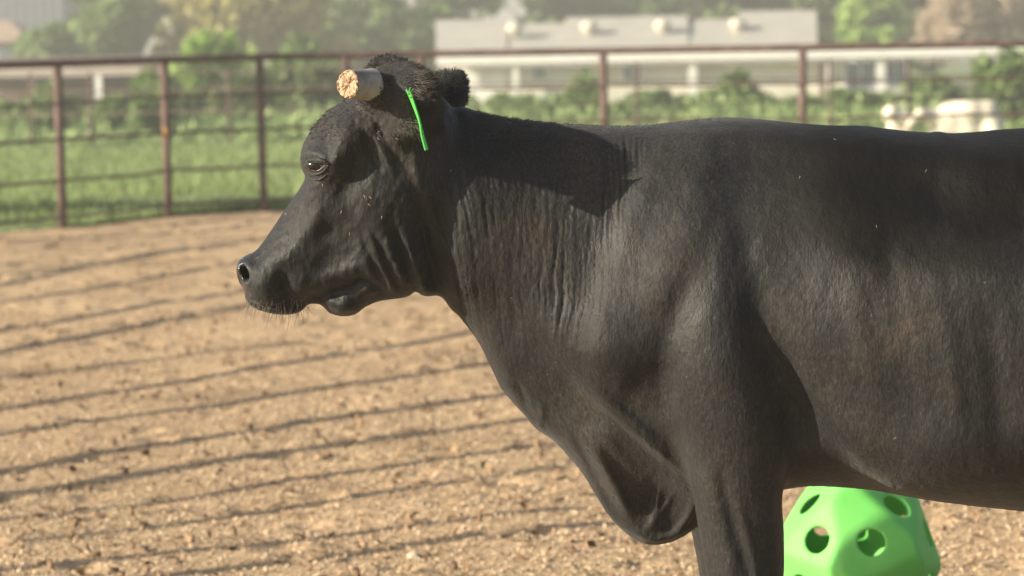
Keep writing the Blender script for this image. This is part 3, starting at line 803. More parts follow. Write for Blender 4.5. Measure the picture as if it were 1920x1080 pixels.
def dirt_material():
    m, n, l, b = new_mat('wood_chip_dirt')
    tc = n.new('ShaderNodeTexCoord'); v = tc.outputs['Object']
    a = noise_node(n, l, 1.1, 4, .6, vec=v); f = noise_node(n, l, 36, 5, .75, vec=v)
    r1 = ramp(n, [(.3, (.29, .20, .12)), (.5, (.43, .31, .19)), (.72, (.57, .43, .27))]); l.new(f.outputs['Fac'], r1.inputs[0])
    r2 = ramp(n, [(.32, (.62, .60, .58)), (.45, (.95, .94, .93)), (.65, (1.12, 1.11, 1.09))]); l.new(a.outputs['Fac'], r2.inputs[0])
    mx = n.new('ShaderNodeMix'); mx.data_type = 'RGBA'; mx.blend_type = 'MULTIPLY'; mx.inputs[0].default_value = 1
    l.new(r1.outputs[0], mx.inputs[6]); l.new(r2.outputs[0], mx.inputs[7])
    vo = n.new('ShaderNodeTexVoronoi'); vo.inputs['Scale'].default_value = 42; l.new(v, vo.inputs['Vector'])
    r3 = ramp(n, [(.0, (1.35, 1.3, 1.2)), (.5, (.9, .88, .86)), (1, (.7, .68, .66))]); l.new(vo.outputs['Distance'], r3.inputs[0])
    mx2 = n.new('ShaderNodeMix'); mx2.data_type = 'RGBA'; mx2.blend_type = 'MULTIPLY'; mx2.inputs[0].default_value = .6
    l.new(mx.outputs[2], mx2.inputs[6]); l.new(r3.outputs[0], mx2.inputs[7])
    l.new(mx2.outputs[2], b.inputs['Base Color']); b.inputs['Roughness'].default_value = .95; b.inputs['Specular IOR Level'].default_value = .1
    bp = n.new('ShaderNodeBump'); bp.inputs['Strength'].default_value = .6; bp.inputs['Distance'].default_value = .008
    l.new(f.outputs['Fac'], bp.inputs['Height']); l.new(bp.outputs[0], b.inputs['Normal'])
    return m
M['dirt'] = dirt_material()
M['grass_soil'] = mat_noise('grassy_soil', [(.3, (.12, .15, .06)), (.5, (.17, .205, .085)), (.7, (.22, .25, .11))], .9, 6, rough=.95, bump=.6, bscale=7, coord='Object', bdist=.1)
# pen floor: fine around the view, edge of grass follows the fence
FP = [(118, 430), (316, 408), (495, 395), (655, 390), (795, 386), (965, 383), (1137, 380), (1315, 378), (1505, 376), (1700, 372), (1890, 368), (2090, 362)]
def ground_at(x, y):
    v = cF * FPX + cR * (x - 960) - cU * (y - 540); t = -cO[2] / v[2]; return cO + v * t
posts = [ground_at(a, b) for a, b in FP]
extra = [(posts[0][0] - 1.3, posts[0][1] - 2.0), (posts[0][0] - 2.3, posts[0][1] - 4.0), (posts[0][0] - 3.0, posts[0][1] - 6.4)]
ys = [p[1] for p in posts]
grid_sheet('ground', np.arange(-7, 6.01, .035), np.concatenate([np.arange(1.5, 9, .035), np.arange(9, 20.4, .06)]), gheight, M['dirt'], 'brown dirt and wood-chip floor of the cattle pen')
def big_z(X, Y):
    d = Y + CAM_D; inner = (X > -6.9) & (X < 5.9) & (Y > 1.6) & (Y < 20.2)
    return np.where(inner, gz_far(d) - .12, gheight(X, Y) - .012 * 0)
xs_b = np.array([-600, -300, -150, -80, -45, -30, -20, -14, -10, -7.02, 6.02, 9, 14, 20, 30, 45, 80, 150, 300, 600.])
xs_b = np.concatenate([[-900, -300, -120, -60, -30], np.arange(-20, -6.9, 1.0), [-6.98], np.arange(-6, 6, 1.0), [5.98], np.arange(7, 21, 1.0), [30, 60, 120, 300, 900]])
ys_b = np.concatenate([[-300, -60, -20, -8, -3, 0, 1.0, 1.52], np.arange(2, 20, 1.0), [20.3]])
grid_sheet('pen_ground', xs_b, ys_b, lambda X, Y: np.where((X > -6.97) & (X < 5.97) & (Y > 1.53) & (Y < 20.25), -.12, 0.0), M['dirt'], 'plain dirt around and under the pen floor')
def field_z(X, Y):
    return gz_far(Y + CAM_D) + .05 * fbm(X / 2, Y / 3, 4, 3) * ss(Y, 20, 26) + .012 * 0 - .01
# near edge of the grass follows the curve of the fence
xg = np.concatenate([[-900, -300, -90, -40], np.arange(-25, 25, .25), [40, 90, 300, 900]])
px_ = np.array([p[0] for p in posts]); py_ = np.array([p[1] for p in posts])
def edge_y(x):
    return np.interp(x, np.concatenate([[extra[2][0], extra[1][0], extra[0][0]], px_]), np.concatenate([[extra[2][1], extra[1][1], extra[0][1]], py_])) + .12
rows = np.concatenate([[0, .1, .25, .5, .8], np.linspace(1.2, 12, 30), np.linspace(13, 70, 40), [90, 115, 160, 300, 700, 1500]])
Xg, Rg = np.meshgrid(xg, rows, indexing='ij'); Yg = edge_y(Xg) + Rg
Zg = field_z(Xg, Yg) + .028 + .03 * fbm(Xg / .4, Yg / .4, 12, 2) * ss(Rg, 0, 1) - .05 * (1 - ss(Rg, 0, .12))
Zg = np.where(Rg < .6, np.maximum(Zg, -.02), Zg)
Vg = np.stack([Xg.ravel(), Yg.ravel(), Zg.ravel()], 1); nx_, ny_ = Xg.shape
i = np.arange((nx_ - 1) * (ny_ - 1)); a = (i // (ny_ - 1)) * ny_ + i % (ny_ - 1)
o = mesh_np('grass_field', Vg, np.stack([a, a + ny_, a + ny_ + 1, a + 1], 1), M['grass_soil']); o['kind'] = 'structure'; o['label'] = 'green pasture falling away beyond the pen fence'

# wood chips and clods strewn over the pen floor
def chips(n, d0, d1, s0, s1, name, mat, power=1.5):
    d = d0 + (d1 - d0) * rng.random(n) ** power
    x = (rng.random(n) * 2 - 1) * (.2 * d + .4) * (1 + .5 * rng.random(n) ** 6); y = d - CAM_D
    z = gheight(x, y)
    L = rng.uniform(s0, s1, n); W_ = L * rng.uniform(.25, .7, n); yaw = rng.uniform(0, 6.28, n); tilt = rng.normal(0, .5, n); roll = rng.normal(0, .4, n)
    c, s = np.cos(yaw), np.sin(yaw)
    ux = np.stack([c * np.cos(tilt), s * np.cos(tilt), np.sin(tilt)], 1); vx_ = np.stack([-s * np.cos(roll), c * np.cos(roll), np.sin(roll)], 1)
    P0 = np.stack([x, y, z + L * np.abs(np.sin(tilt)) * .35 + .002], 1)
    top = np.cross(ux, vx_) * (W_ * .35)[:, None]
    a_ = ux * L[:, None] * .5; b_ = vx_ * W_[:, None] * .5
    Vc = np.stack([P0 - a_ - b_ * .6, P0 + a_ * .9 - b_, P0 + a_ + b_ * .7, P0 - a_ * .8 + b_, P0 + top], 1).reshape(-1, 3)
    k = np.arange(n)[:, None] * 5
    Tc = np.concatenate([k + np.array([[0, 1, 4]]), k + np.array([[1, 2, 4]]), k + np.array([[2, 3, 4]]), k + np.array([[3, 0, 4]])])
    o = mesh_np(name, Vc, None, mat, None, False, tris=Tc); return o
def chip_mat(name, c0, c1, c2):
    m, n, l, b = new_mat(name)
    g = n.new('ShaderNodeNewGeometry'); r = ramp(n, [(0, c0), (.5, c1), (1, c2)]); l.new(g.outputs['Random Per Island'], r.inputs[0])
    l.new(r.outputs[0], b.inputs['Base Color']); b.inputs['Roughness'].default_value = .85; b.inputs['Specular IOR Level'].default_value = .2; return m
M['chip'] = chip_mat('wood_chips', (.27, .185, .115), (.45, .325, .205), (.70, .55, .38))
tag(chips(125000, 6.4, 15, .005, .017, 'wood_chips', M['chip'], 1.3), 'pale wood chips strewn over the pen floor', 'wood chips', kind='stuff')
M['chip2'] = chip_mat('dark_clods', (.12, .07, .04), (.22, .14, .08), (.35, .23, .13))
tag(chips(5000, 7.0, 22, .02, .05, 'dirt_clods', M['chip2'], 1.2), 'small brown clods of dirt and dung on the pen floor', 'dirt clods', kind='stuff')
def straw(n):
    d = 7 + 12 * rng.random(n) ** 1.3; x = (rng.random(n) * 2 - 1) * (.2 * d + .4); y = d - CAM_D
    cl_ = fbm(x / .8, y / .8, 66, 2) > .12; x, y = x[cl_], y[cl_]; n = len(x); z = gheight(x, y) + .008
    L = rng.uniform(.02, .06, n); an = rng.uniform(0, 6.28, n); ux = np.stack([np.cos(an) * L, np.sin(an) * L, rng.normal(0, .15, n) * L], 1); vv = np.stack([-np.sin(an), np.cos(an), np.zeros(n)], 1) * .002
    P = np.stack([x, y, z], 1); Vs = np.stack([P - ux, P + ux, P + ux + vv, P - ux + vv], 1).reshape(-1, 3)
    tag(mesh_np('straw', Vs, np.arange(4 * n).reshape(-1, 4), chip_mat('straw_stems', (.42, .34, .17), (.58, .48, .27), (.74, .66, .42)), None, False), 'loose pale straw scattered in patches over the pen floor', 'straw', kind='stuff')
straw(9000)
# a pale stone near the bottom edge
sp_ = ground_at(776, 1052); bm = bmesh.new(); bmesh.ops.create_icosphere(bm, subdivisions=3, radius=.02)
for v in bm.verts: v.co *= 1 + .25 * mathutils.noise.noise(v.co * 60)
me = bpy.data.meshes.new('stone'); bm.to_mesh(me); bm.free(); me.materials.append(simple('pale_stone', (.62, .48, .33), .8))
for p in me.polygons: p.use_smooth = True
o = bpy.data.objects.new('stone', me); COL.objects.link(o); o.location = (sp_[0], sp_[1], .012); o.scale = (1, 1, .75)
tag(o, 'pale rounded stone on the dirt near the bottom edge left of the brisket', 'stone')

# ------------------------------------------------------------------ pen fence behind the cow
def pt_on_fence(i): return Vector((all_posts[i][0], all_posts[i][1], 0))
all_posts = [(extra[2][0], extra[2][1]), (extra[1][0], extra[1][1]), (extra[0][0], extra[0][1])] + [(p[0], p[1]) for p in posts]
show = {0, 1, 2, 3, 4, 5, 6, 7, 8, 9, 10, 11, 12, 13, 14}; hide = {8, 10, 12, 13}      # where the photo shows a wider bay
FH = 1.33
fence = empty('pipe_fence', (all_posts[0][0], all_posts[0][1], 0))
tag(fence, 'rusty pipe fence with thin rails curving round the back of the pen', 'fence')
fl = fence.location
for i, (a, b) in enumerate(all_posts):
    if i in hide: continue
    m = MB(); m.tube([(0, 0, -.25), (0, 0, FH - .02)], .036 if i >= 3 and i != 5 else .034, 14)
    o = m.build('post', M['rust'], fence, True); o.location = Vector((a, b, 0)) - fl
    o.rotation_euler = (0, math.radians(random.uniform(-.5, .4)), 0)
curve = [Vector((a, b, 0)) for a, b in all_posts]
for k, (hz_, r_) in enumerate([(FH, .030), (1.02, .010), (.715, .013), (.39, .013), (.10, .012)]):
    m = MB(); pts = []
    for i in range(len(curve) - 1):
        for t_ in (0, .33, .66): 
            p = curve[i].lerp(curve[i + 1], t_); pts.append(p + Vector((0, -.034 if k else 0, hz_ + (random.uniform(-.012, .012) if k else 0))) - fl)
    pts.append(curve[-1] + Vector((0, 0, hz_)) - fl)
    m.tube(pts, r_, 8); m.build('rail', M['rust'] if k == 0 else M.setdefault('rail', mat_noise('dull_rail_steel', [(.3, (.07, .05, .04)), (.7, (.15, .10, .08))], 6)), fence, True)
m = MB(); c_ = Vector(posts[1]) + Vector((.0, -.04, .72)) - fl
m.tube([c_ + Vector((0, 0, -.05)), c_ + Vector((.012, -.02, 0)), c_ + Vector((-.005, -.01, .05))], [.016, .022, .012], 8); m.build('rail_clamp', simple('orange_rust', (.35, .18, .05), .9), fence, True)

# unseen pole rack added at left to throw the stripes across the pen floor
LINES = [((0, 455), (480, 425)), ((0, 515), (440, 462)), ((0, 570), (460, 487)), ((0, 622), (450, 545)), ((0, 662), (470, 568)), ((0, 708), (560, 640)), ((0, 768), (900, 618)),
         ((0, 815), (930, 678)), ((0, 885), (960, 735)), ((0, 925), (1000, 785)), ((0, 972), (1020, 838)), ((0, 1026), (1050, 878)), ((120, 1062), (1080, 955)), ((330, 1082), (1130, 985))]
RH = 1.3
shx = sdir.x / -sdir.z * RH; shy = sdir.y / -sdir.z * RH
rack = empty('added_shadow_rack', (-9, 8, 0))
tag(rack, 'unseen rack of long rusty poles added left of the frame to cast stripe shadows', 'pole rack')
rl = rack.location
for i, (A, B) in enumerate(LINES):
    ga, gb = ground_at(*A), ground_at(*B)
    a_ = Vector((ga[0] - shx, ga[1] - shy, RH)); b_ = Vector((gb[0] - shx, gb[1] - shy, RH))
    a_ = a_ + (a_ - b_) * .25
    # keep clear of the frame
    r_ = [.034, .028, .024, .026, .030, .022, .027, .032, .034, .036, .024, .022, .026, .034][i]
    m = MB(); m.tube([a_ - rl, b_ - rl], r_ * 1.15, 10); m.build('pole', M['rust'], rack, True)
    m = MB(); q = a_ - rl; m.tube([(q.x, q.y, -.2), (q.x, q.y, RH)], .035, 8); m.build('post', M['rust'], rack, True)

# ------------------------------------------------------------------ green ball with holes
def green_ball():
    R = .213
    c = ground_at(1607, 1188)                      # resting point on the ground, just outside the frame
    phi = (1 + 5 ** .5) / 2
    pent = []; hexa = []
    for a in (-1, 1):
        for b in (-phi, phi): pent += [(0, a, b), (a, b, 0), (b, 0, a)]
    for a in (-1, 1):
        for b in (-1, 1):
            for d in (-1, 1): hexa.append((a, b, d))
            hexa += [(0, a / phi, b * phi), (a / phi, b * phi, 0), (b * phi, 0, a / phi)]
    pent = np.array(pent, float); pent /= np.linalg.norm(pent, axis=1)[:, None]
    hexa = np.array(hexa, float); hexa /= np.linalg.norm(hexa, axis=1)[:, None]
    # turn it so that two hexagons sit left and right of the middle, just above the equator
    from itertools import combinations
    i0, j0 = min(((i, j) for i, j in combinations(range(20), 2)), key=lambda ij: abs(hexa[ij[0]] @ hexa[ij[1]] - .745))
    xax = hexa[j0] - hexa[i0]; xax /= np.linalg.norm(xax); fwd = hexa[i0] + hexa[j0]; fwd /= np.linalg.norm(fwd); up = np.cross(xax, -fwd)
    B = np.stack([xax, -fwd, up], 0)
    ang = math.radians(-1); tl = math.radians(24)
    Rx = np.array([[1, 0, 0], [0, math.cos(tl), -math.sin(tl)], [0, math.sin(tl), math.cos(tl)]])
    yw = math.radians(-18); Rz = np.array([[math.cos(yw), -math.sin(yw), 0], [math.sin(yw), math.cos(yw), 0], [0, 0, 1]])
    B = Rz @ Rx.T @ B
    pn = pent @ B.T; hx = hexa @ B.T
    h = .0042; lo = (-.225,) * 3; hi = (.225,) * 3
    n = int(.45 / h) + 1; g = lo[0] + np.arange(n) * h
    X, Y, Z = np.meshgrid(g, g, g, indexing='ij')
    def solid(r):
        F = None
        for f in np.concatenate([pn * (1 / .985), hx]):
            e = np.exp(np.clip((X * f[0] + Y * f[1] + Z * f[2] - r) / .0042, -60, 60)); F = e if F is None else F + e
        return -np.log(F) * .0042
    outer = solid(R * .93); inner = solid(R * .93 - .011)
    F = np.minimum(outer, -inner)
    for f in hx:
        t = X * f[0] + Y * f[1] + Z * f[2]; rad = np.sqrt(np.maximum(X * X + Y * Y + Z * Z - t * t, 0))
        hole = rad - (.0335 + .10 * np.clip(t - (R * .93 - .012), 0, .02) ** 1.0)      # countersunk
        F = np.where(t > 0, -smax(-F, -hole, .007), F)
    for f in pn:
        pass
    V_, Q_ = surface_nets(F.astype(np.float32), lo, h); V_ = relax(V_, Q_, 2, .4)
    zmin = V_[:, 2].min(); V_[:, 2] -= zmin
    mt, nn, ll, b = new_mat('green_plastic'); b.inputs['Roughness'].default_value = .62; b.inputs['Specular IOR Level'].default_value = .25
    t = noise_node(nn, ll, 7, 4); r = ramp(nn, [(.35, (.135, .49, .10)), (.65, (.17, .55, .125))]); ll.new(t.outputs['Fac'], r.inputs[0]); ll.new(r.outputs[0], b.inputs['Base Color'])
    t2 = noise_node(nn, ll, 60, 5, .7); bp = nn.new('ShaderNodeBump'); bp.inputs['Strength'].default_value = .25; bp.inputs['Distance'].default_value = .003
    ll.new(t2.outputs['Fac'], bp.inputs['Height']); ll.new(bp.outputs[0], b.inputs['Normal'])
    b.inputs['Subsurface Weight'].default_value = .08; b.inputs['Subsurface Radius'].default_value = (.01, .03, .01); b.inputs['Subsurface Scale'].default_value = .5
    o = mesh_np('feeder_ball', V_, Q_, mt); o.location = (c[0], c[1], .0)
    tag(o, 'bright green plastic faceted ball with round holes on the dirt behind the foreleg', 'ball')
green_ball()
# unseen panel on an arm, added to shade the right side of the ball
bc = ground_at(1607, 1188); tt = 3.0
Lh = Vector((sdir.x, sdir.y, 0)).normalized(); un = Vector((Lh.y, -Lh.x, 0))
c0 = Vector((bc[0], bc[1], .19)) - sdir * tt + un * .362
m = MB(); hu = un * .21; hz = Vector((0, 0, .30)); th = Lh * .02
for k_ in (-1, 1):
    for a_, b_ in ((-1, -1), (1, -1), (1, 1), (-1, 1)): m.v.append(tuple(c0 - rl + hu * a_ + hz * b_ + th * k_))
m.f = [(0, 1, 2, 3), (7, 6, 5, 4), (0, 4, 5, 1), (1, 5, 6, 2), (2, 6, 7, 3), (3, 7, 4, 0)]
m.build('added_shade_board', M['rust'], rack)
m = MB(); q = c0 - rl - Vector((0, 0, .25)); m.tube([q, q + Vector((-3.2, .4, 0))], .02, 8); m.build('added_shade_arm', M['rust'], rack, True)
print('ball', time.time() - T0)

# ------------------------------------------------------------------ foliage kit
def leaf_mat(name, dark, mid, light):
    m, n, l, b = new_mat(name)
    g = n.new('ShaderNodeNewGeometry'); t = noise_node(n, l, 1.3, 3)
    ad = n.new('ShaderNodeMath'); ad.operation = 'MULTIPLY_ADD'; ad.inputs[1].default_value = .45; l.new(g.outputs['Random Per Island'], ad.inputs[0])
    sb = n.new('ShaderNodeMath'); sb.operation = 'MULTIPLY'; sb.inputs[1].default_value = .55; l.new(t.outputs['Fac'], sb.inputs[0]); l.new(sb.outputs[0], ad.inputs[2])
    r = ramp(n, [(.2, dark), (.5, mid), (.75, light)]); l.new(ad.outputs[0], r.inputs[0]); l.new(r.outputs[0], b.inputs['Base Color'])
    b.inputs['Roughness'].default_value = .6; b.inputs['Specular IOR Level'].default_value = .25
    tr = n.new('ShaderNodeBsdfTranslucent'); l.new(r.outputs[0], tr.inputs[0]); mx = n.new('ShaderNodeMixShader'); mx.inputs[0].default_value = .3
    l.new(b.outputs[0], mx.inputs[1]); l.new(tr.outputs[0], mx.inputs[2]); l.new(mx.outputs[0], n['Material Output'].inputs[0])
    return m
LM = {'green': leaf_mat('green_leaves', (.07, .12, .04), (.15, .23, .075), (.27, .37, .13)),
      'dark': leaf_mat('dark_leaves', (.06, .085, .035), (.115, .155, .06), (.19, .24, .10)),
      'olive': leaf_mat('olive_leaves', (.16, .165, .06), (.32, .30, .10), (.48, .42, .16)),
      'lime': leaf_mat('lime_leaves', (.15, .26, .05), (.27, .42, .09), (.38, .52, .15)),
      'weed': leaf_mat('weed_leaves', (.11, .17, .06), (.21, .30, .11), (.38, .46, .20)),
      'tan': leaf_mat('tan_twigs', (.32, .25, .18), (.48, .39, .29), (.60, .50, .39))}
M['bark'] = mat_noise('bark', [(.3, (.07, .05, .04)), (.7, (.18, .13, .10))], 6, bump=.6, bscale=14, bdist=.05)
def leaf_cloud(n, blobs, size, drop=0, elong=1.6):
    """n leaf quads spread through a union of lobes [(x,y,z,rx,ry,rz)]"""
    w = np.array([b[3] * b[4] * b[5] for b in blobs]) ** .7; w /= w.sum()
    bi = rng.choice(len(blobs), n, p=w); B = np.array(blobs)[bi]
    d = rng.normal(0, 1, (n, 3)); d /= np.linalg.norm(d, axis=1)[:, None]
    rr = rng.random(n) ** .42
    # sub-clumps
    cl_ = rng.normal(0, 1, (max(8, n // 60), 3)); cl_ /= np.linalg.norm(cl_, axis=1)[:, None]
    ci = rng.integers(0, len(cl_), n); mix = rng.random(n)[:, None] < .75
    d = np.where(mix, cl_[ci] + d * .28, d); d /= np.maximum(np.linalg.norm(d, axis=1), 1e-6)[:, None]
    P = B[:, :3] + d * rr[:, None] * B[:, 3:6]
    u = rng.normal(0, 1, (n, 3)); u[:, 2] -= drop; u /= np.linalg.norm(u, axis=1)[:, None]
    v = np.cross(u, rng.normal(0, 1, (n, 3))); v /= np.maximum(np.linalg.norm(v, axis=1), 1e-6)[:, None]
    s = (size * rng.uniform(.6, 1.3, n))[:, None]
    a, b = u * s * .5 * elong, v * s * .5
    Vl = np.stack([P - a, P + b, P + a, P - b], 1).reshape(-1, 3)
    return Vl, np.arange(4 * n).reshape(-1, 4)
def gz_at(x, y): return float(gz_far(y + CAM_D))
def tree(xp, Y, ztop, spread, kind, label, n=5200, size=.20, seed=0, zlow=None, group=None, trunk_r=.16, cat='tree', depth=None):
    r = random.Random(seed); x = px(xp, 40, Y)[0]; g0 = gz_at(x, Y); Hh = ztop - g0
    root = empty('broadleaf_tree' if kind != 'tan' else 'bare_tree', (x, Y, g0)); tag(root, label, cat, group)
    zl = (zlow - g0) if zlow is not None else Hh * .3
    blobs = []; m = MB()
    tp_ = Vector((r.uniform(-.2, .2), 0, zl + (Hh - zl) * .35))
    m.tube([(0, 0, -.2), (tp_.x * .5, 0, tp_.z * .5), tuple(tp_)], [trunk_r * 1.25, trunk_r, trunk_r * .6], 10)
    nb = 15
    for i in range(nb):
        an = r.uniform(0, 6.28); rad = spread * r.uniform(.15, .72)
        c = Vector((math.cos(an) * rad, math.sin(an) * rad * (depth or .7), zl + (Hh - zl) * r.uniform(.12, .92)))
        q = spread * r.uniform(.24, .42)
        blobs.append((c.x, c.y, c.z, q, q * .9, q * .75))
        st_ = tp_ * r.uniform(.55, 1); mid = st_.lerp(c, .5) + Vector((0, 0, .2))
        m.tube([tuple(st_), tuple(mid), tuple(c)], [trunk_r * .38, trunk_r * .24, trunk_r * .08], 6)
    m.build('trunk', M['bark'], root, True)
    Vl, Ql = leaf_cloud(n, blobs, size if kind != 'tan' else .10, drop=.6 if kind == 'olive' else 0, elong=1.6 if kind != 'tan' else 9)
    mesh_np('crown', Vl, Ql, LM[kind], root, False)
    return root
def bush(xp, Y, h_, w_, kind, label, n=900, size=.10, seed=0, group='bushes along the far fence', zb=0, cat='bush'):
    r = random.Random(seed); x = px(xp, 40, Y)[0]; g0 = gz_at(x, Y) + zb
    root = empty('leafy_bush', (x, Y, g0)); tag(root, label, cat, group)
    blobs = []; m = MB()
    for i in range(7):
        c = (r.uniform(-.6, .6) * w_, r.uniform(-.4, .4) * w_, h_ * r.uniform(.2, .8)); q = r.uniform(.25, .45)
        blobs.append((*c, w_ * q, w_ * q * .8, h_ * q * .8))
        m.tube([(0, 0, -.1), (c[0] * .4, c[1] * .4, c[2] * .6), c], [.03, .02, .008], 5)
    m.build('stem', M['bark'], root, True)
    Vl, Ql = leaf_cloud(n, blobs, size, elong=1.9)
    mesh_np('foliage', Vl, Ql, LM[kind], root, False)
    return root

# grass blades of the pasture
def grass(n, d0, d1, name, label, hgt, mat, wid=.012):
    d = d0 + (d1 - d0) * rng.random(n) ** 1.4; x = (rng.random(n) * 2 - 1) * (.21 * d + .5); y = np.maximum(d - CAM_D, edge_y(x) + .03 + rng.random(n) ** 2 * .5)
    z = gz_far(y + CAM_D); hh = hgt * rng.uniform(.4, 1.2, n) * (1 + .8 * fbm(x / 1.5, y / 1.5, 3, 2)); w = wid * (1 + (d - 20) / 30)
    an = rng.uniform(0, 6.28, n); lx = rng.normal(0, .35, n) * hh; ly = rng.normal(0, .35, n) * hh
    A = np.stack([x - np.cos(an) * w, y - np.sin(an) * w, z - .01], 1); B = np.stack([x + np.cos(an) * w, y + np.sin(an) * w, z - .01], 1); C = np.stack([x + lx, y + ly, z + hh], 1)
    return tag(mesh_np(name, np.stack([A, B, C], 1).reshape(-1, 3), None, mat, None, False, tris=np.arange(3 * n).reshape(-1, 3)), label, 'grass', kind='stuff')
M['grassblade'] = leaf_mat('grass_blades', (.13, .19, .065), (.21, .28, .10), (.32, .38, .16))
grass(130000, 21.5, 75, 'grass', 'short green grass covering the pasture beyond the fence', .10, M['grassblade'])

# ------------------------------------------------------------------ second fence and its weeds
f2y = 41.0
f2 = empty('field_fence', (px(0, 40, f2y)[0], f2y, gz_at(0, f2y))); tag(f2, 'thin post and rail fence crossing the pasture beside the white cow', 'fence')
g2 = gz_at(0, f2y); b2 = f2.location
for xp in (-90, 52, 165, 425, 655, 1192, 1556, 1702, 1960):
    X_ = px(xp, 40, f2y)[0]; m = MB(); m.tube([(0, 0, -.2), (0, 0, 1.34)], .03, 8); o = m.build('post', M['rust'], f2, True); o.location = Vector((X_, f2y, g2)) - b2
for hz_ in (1.33, 1.0, .62):
    r2_ = .012; m = MB(); m.tube([Vector((px(-60, 40, f2y)[0], f2y - .04, g2 + hz_)) - b2, Vector((px(1960, 40, f2y)[0], f2y - .04, g2 + hz_)) - b2], r2_, 8); m.build('rail', M['rail'], f2, True)

# ------------------------------------------------------------------ buildings
M['cream'] = mat_noise('cream_wall', [(.3, (.60, .56, .46)), (.7, (.70, .66, .56))], 1.5, rough=.9)
M['roofgrey'] = mat_noise('pale_roof_coating', [(.3, (.33, .315, .275)), (.5, (.37, .355, .31)), (.7, (.40, .385, .34))], 1.2, rough=.9)
M['white'] = mat_noise('white_trim', [(.3, (.68, .66, .62)), (.7, (.80, .78, .74))], 3, rough=.7)
M['glass'] = simple('window_glass', (.10, .14, .19), .12, .6)
M['brown'] = mat_noise('brown_wall', [(.3, (.13, .095, .08)), (.7, (.19, .14, .115))], 2, rough=.9)
M['tanroof'] = mat_noise('tan_shingle_roof', [(.3, (.26, .19, .145)), (.7, (.36, .27, .20))], 3, rough=.9)
M['bluegrey'] = mat_noise('blue_grey_siding', [(.3, (.15, .16, .20)), (.7, (.19, .205, .25))], 2, rough=.8)
M['darkdoor'] = simple('brown_door', (.16, .11, .07), .7)
# long barn with pale roof
by = 95.0; bg = gz_at(0, by)
def bx(xp, yp, Y=by): p = px(xp, yp, Y); return p[0], p[2]
xl, _ = bx(817, 60); xr, _ = bx(1531, 60); _, ze = bx(1170, 97); _, zr = bx(1170, 22, by + 3.5)
barn = empty('long_barn', (xl, by, bg)); tag(barn, 'long low barn with pale roof, four round roof vents and white porch posts', 'barn'); bl_ = barn.location
def B(name, mat, x0, x1, y0, y1, z0, z1, par=None, root=None, rl_=None):
    root = root or barn; rl_ = rl_ if rl_ is not None else bl_
    m = MB(); m.box(x0 - rl_.x, x1 - rl_.x, y0 - rl_.y, y1 - rl_.y, z0 - rl_.z, z1 - rl_.z); return m.build(name, mat, par or root)
xw1 = bx(2050, 60)[0]
xw0 = bx(1702, 60)[0]; WY = by + .30
B('wall', M['cream'], xl + .3, xw0, WY, by + 8, bg - .1, ze - .47)
segs = [(817, 950, 37), (950, 1060, 44), (1060, 1290, 31), (1290, 1385, 36), (1385, 1531, 20)]
m = MB()
for a_, b_, yr in segs:
    zz_ = bx((a_ + b_) / 2, yr, by + 4.2)[1] - bg
    x0f = bx(a_, 60)[0] - xl; x1f = bx(b_, 60)[0] - xl
    x0b = bx(a_, 60, by + 4.2)[0] - xl; x1b = bx(b_, 60, by + 4.2)[0] - xl
    ef = ze - bg
    b = len(m.v)
    m.v += [(x0f, -.25, ef), (x1f, -.25, ef), (x1b, 4.2, zz_), (x0b, 4.2, zz_), (x0f, -.25, ef - .1), (x1f, -.25, ef - .1), (x1b, 4.2, zz_ - .1), (x0b, 4.2, zz_ - .1), (x0b, 9, ef), (x1b, 9, ef)]
    m.f += [tuple(b + q for q in f) for f in ((0, 1, 2, 3), (0, 4, 5, 1), (1, 5, 6, 2), (0, 3, 7, 4), (4, 7, 6, 5), (3, 2, 9, 8))]
roof = m.build('roof', M['roofgrey'], barn)
B('white_wall', M['white'], bx(840, 60)[0], bx(945, 60)[0], WY - .04, WY - .003, bg, bx(900, 132)[1])
B('porch_roof', M['roofgrey'], xr + .5, xw1, by - .2, by + 1.0, ze - .08, ze + .02)
B('fascia', M['white'], xl, xw1, by - .36, by - .26, ze - .46, ze - .02)
for xp, w_ in ((965, .22), (1297, .28), (1553, .2), (1650, .28), (1900, .16)):
    X_ = bx(xp, 60)[0]; B('porch_post', M['white'], X_ - w_ / 2, X_ + w_ / 2, by - .25, by - .1, bg, ze - .46)
for x0, x1, y0, y1 in ((1586, 1640, 116, 165), (1662, 1696, 112, 162), (1000, 1022, 126, 148), (1170, 1200, 122, 150)):
    X0, Z1 = bx(x0, y0, WY); X1, Z0 = bx(x1, y1, WY)
    w = B('window', M['white'], X0 - .12, X1 + .12, WY - .08, WY - .003, Z0 - .08, Z1 + .08)
    B('pane', M['glass'], X0, (X0 + X1) / 2 - .03, WY - .1, WY - .083, Z0, Z1, w); B('pane', M['glass'], (X0 + X1) / 2 + .03, X1, WY - .1, WY - .083, Z0, Z1, w)
X0, Z1 = bx(1536, 118, WY); X1, _ = bx(1549, 118, WY); d_ = B('door', M['darkdoor'], X0, X1, WY - .09, WY - .004, bg, Z1); B('handle', M['white'], X1 - .12, X1 - .07, WY - .14, WY - .093, bg + .95, bg + 1.02, d_)
M['vent'] = simple('cream_vent', (.52, .49, .40), .6)
sl = (bx(1170, 36, by + 4.2)[1] - ze) / 4.45
for xp, yp in ((966, 66), (1108, 66), (1248, 62), (1392, 56)):
    X_, _ = bx(xp, yp); yy = 2.0; zz = ze - bg + sl * (yy + .25) - .05
    v_ = lathe('roof_vent', [(.15, 0), (.15, .13), (.25, .20), (.34, .33), (.33, .46), (.23, .58), (.07, .63)], M['vent'], roof, 16, (X_ - xl, yy, zz))
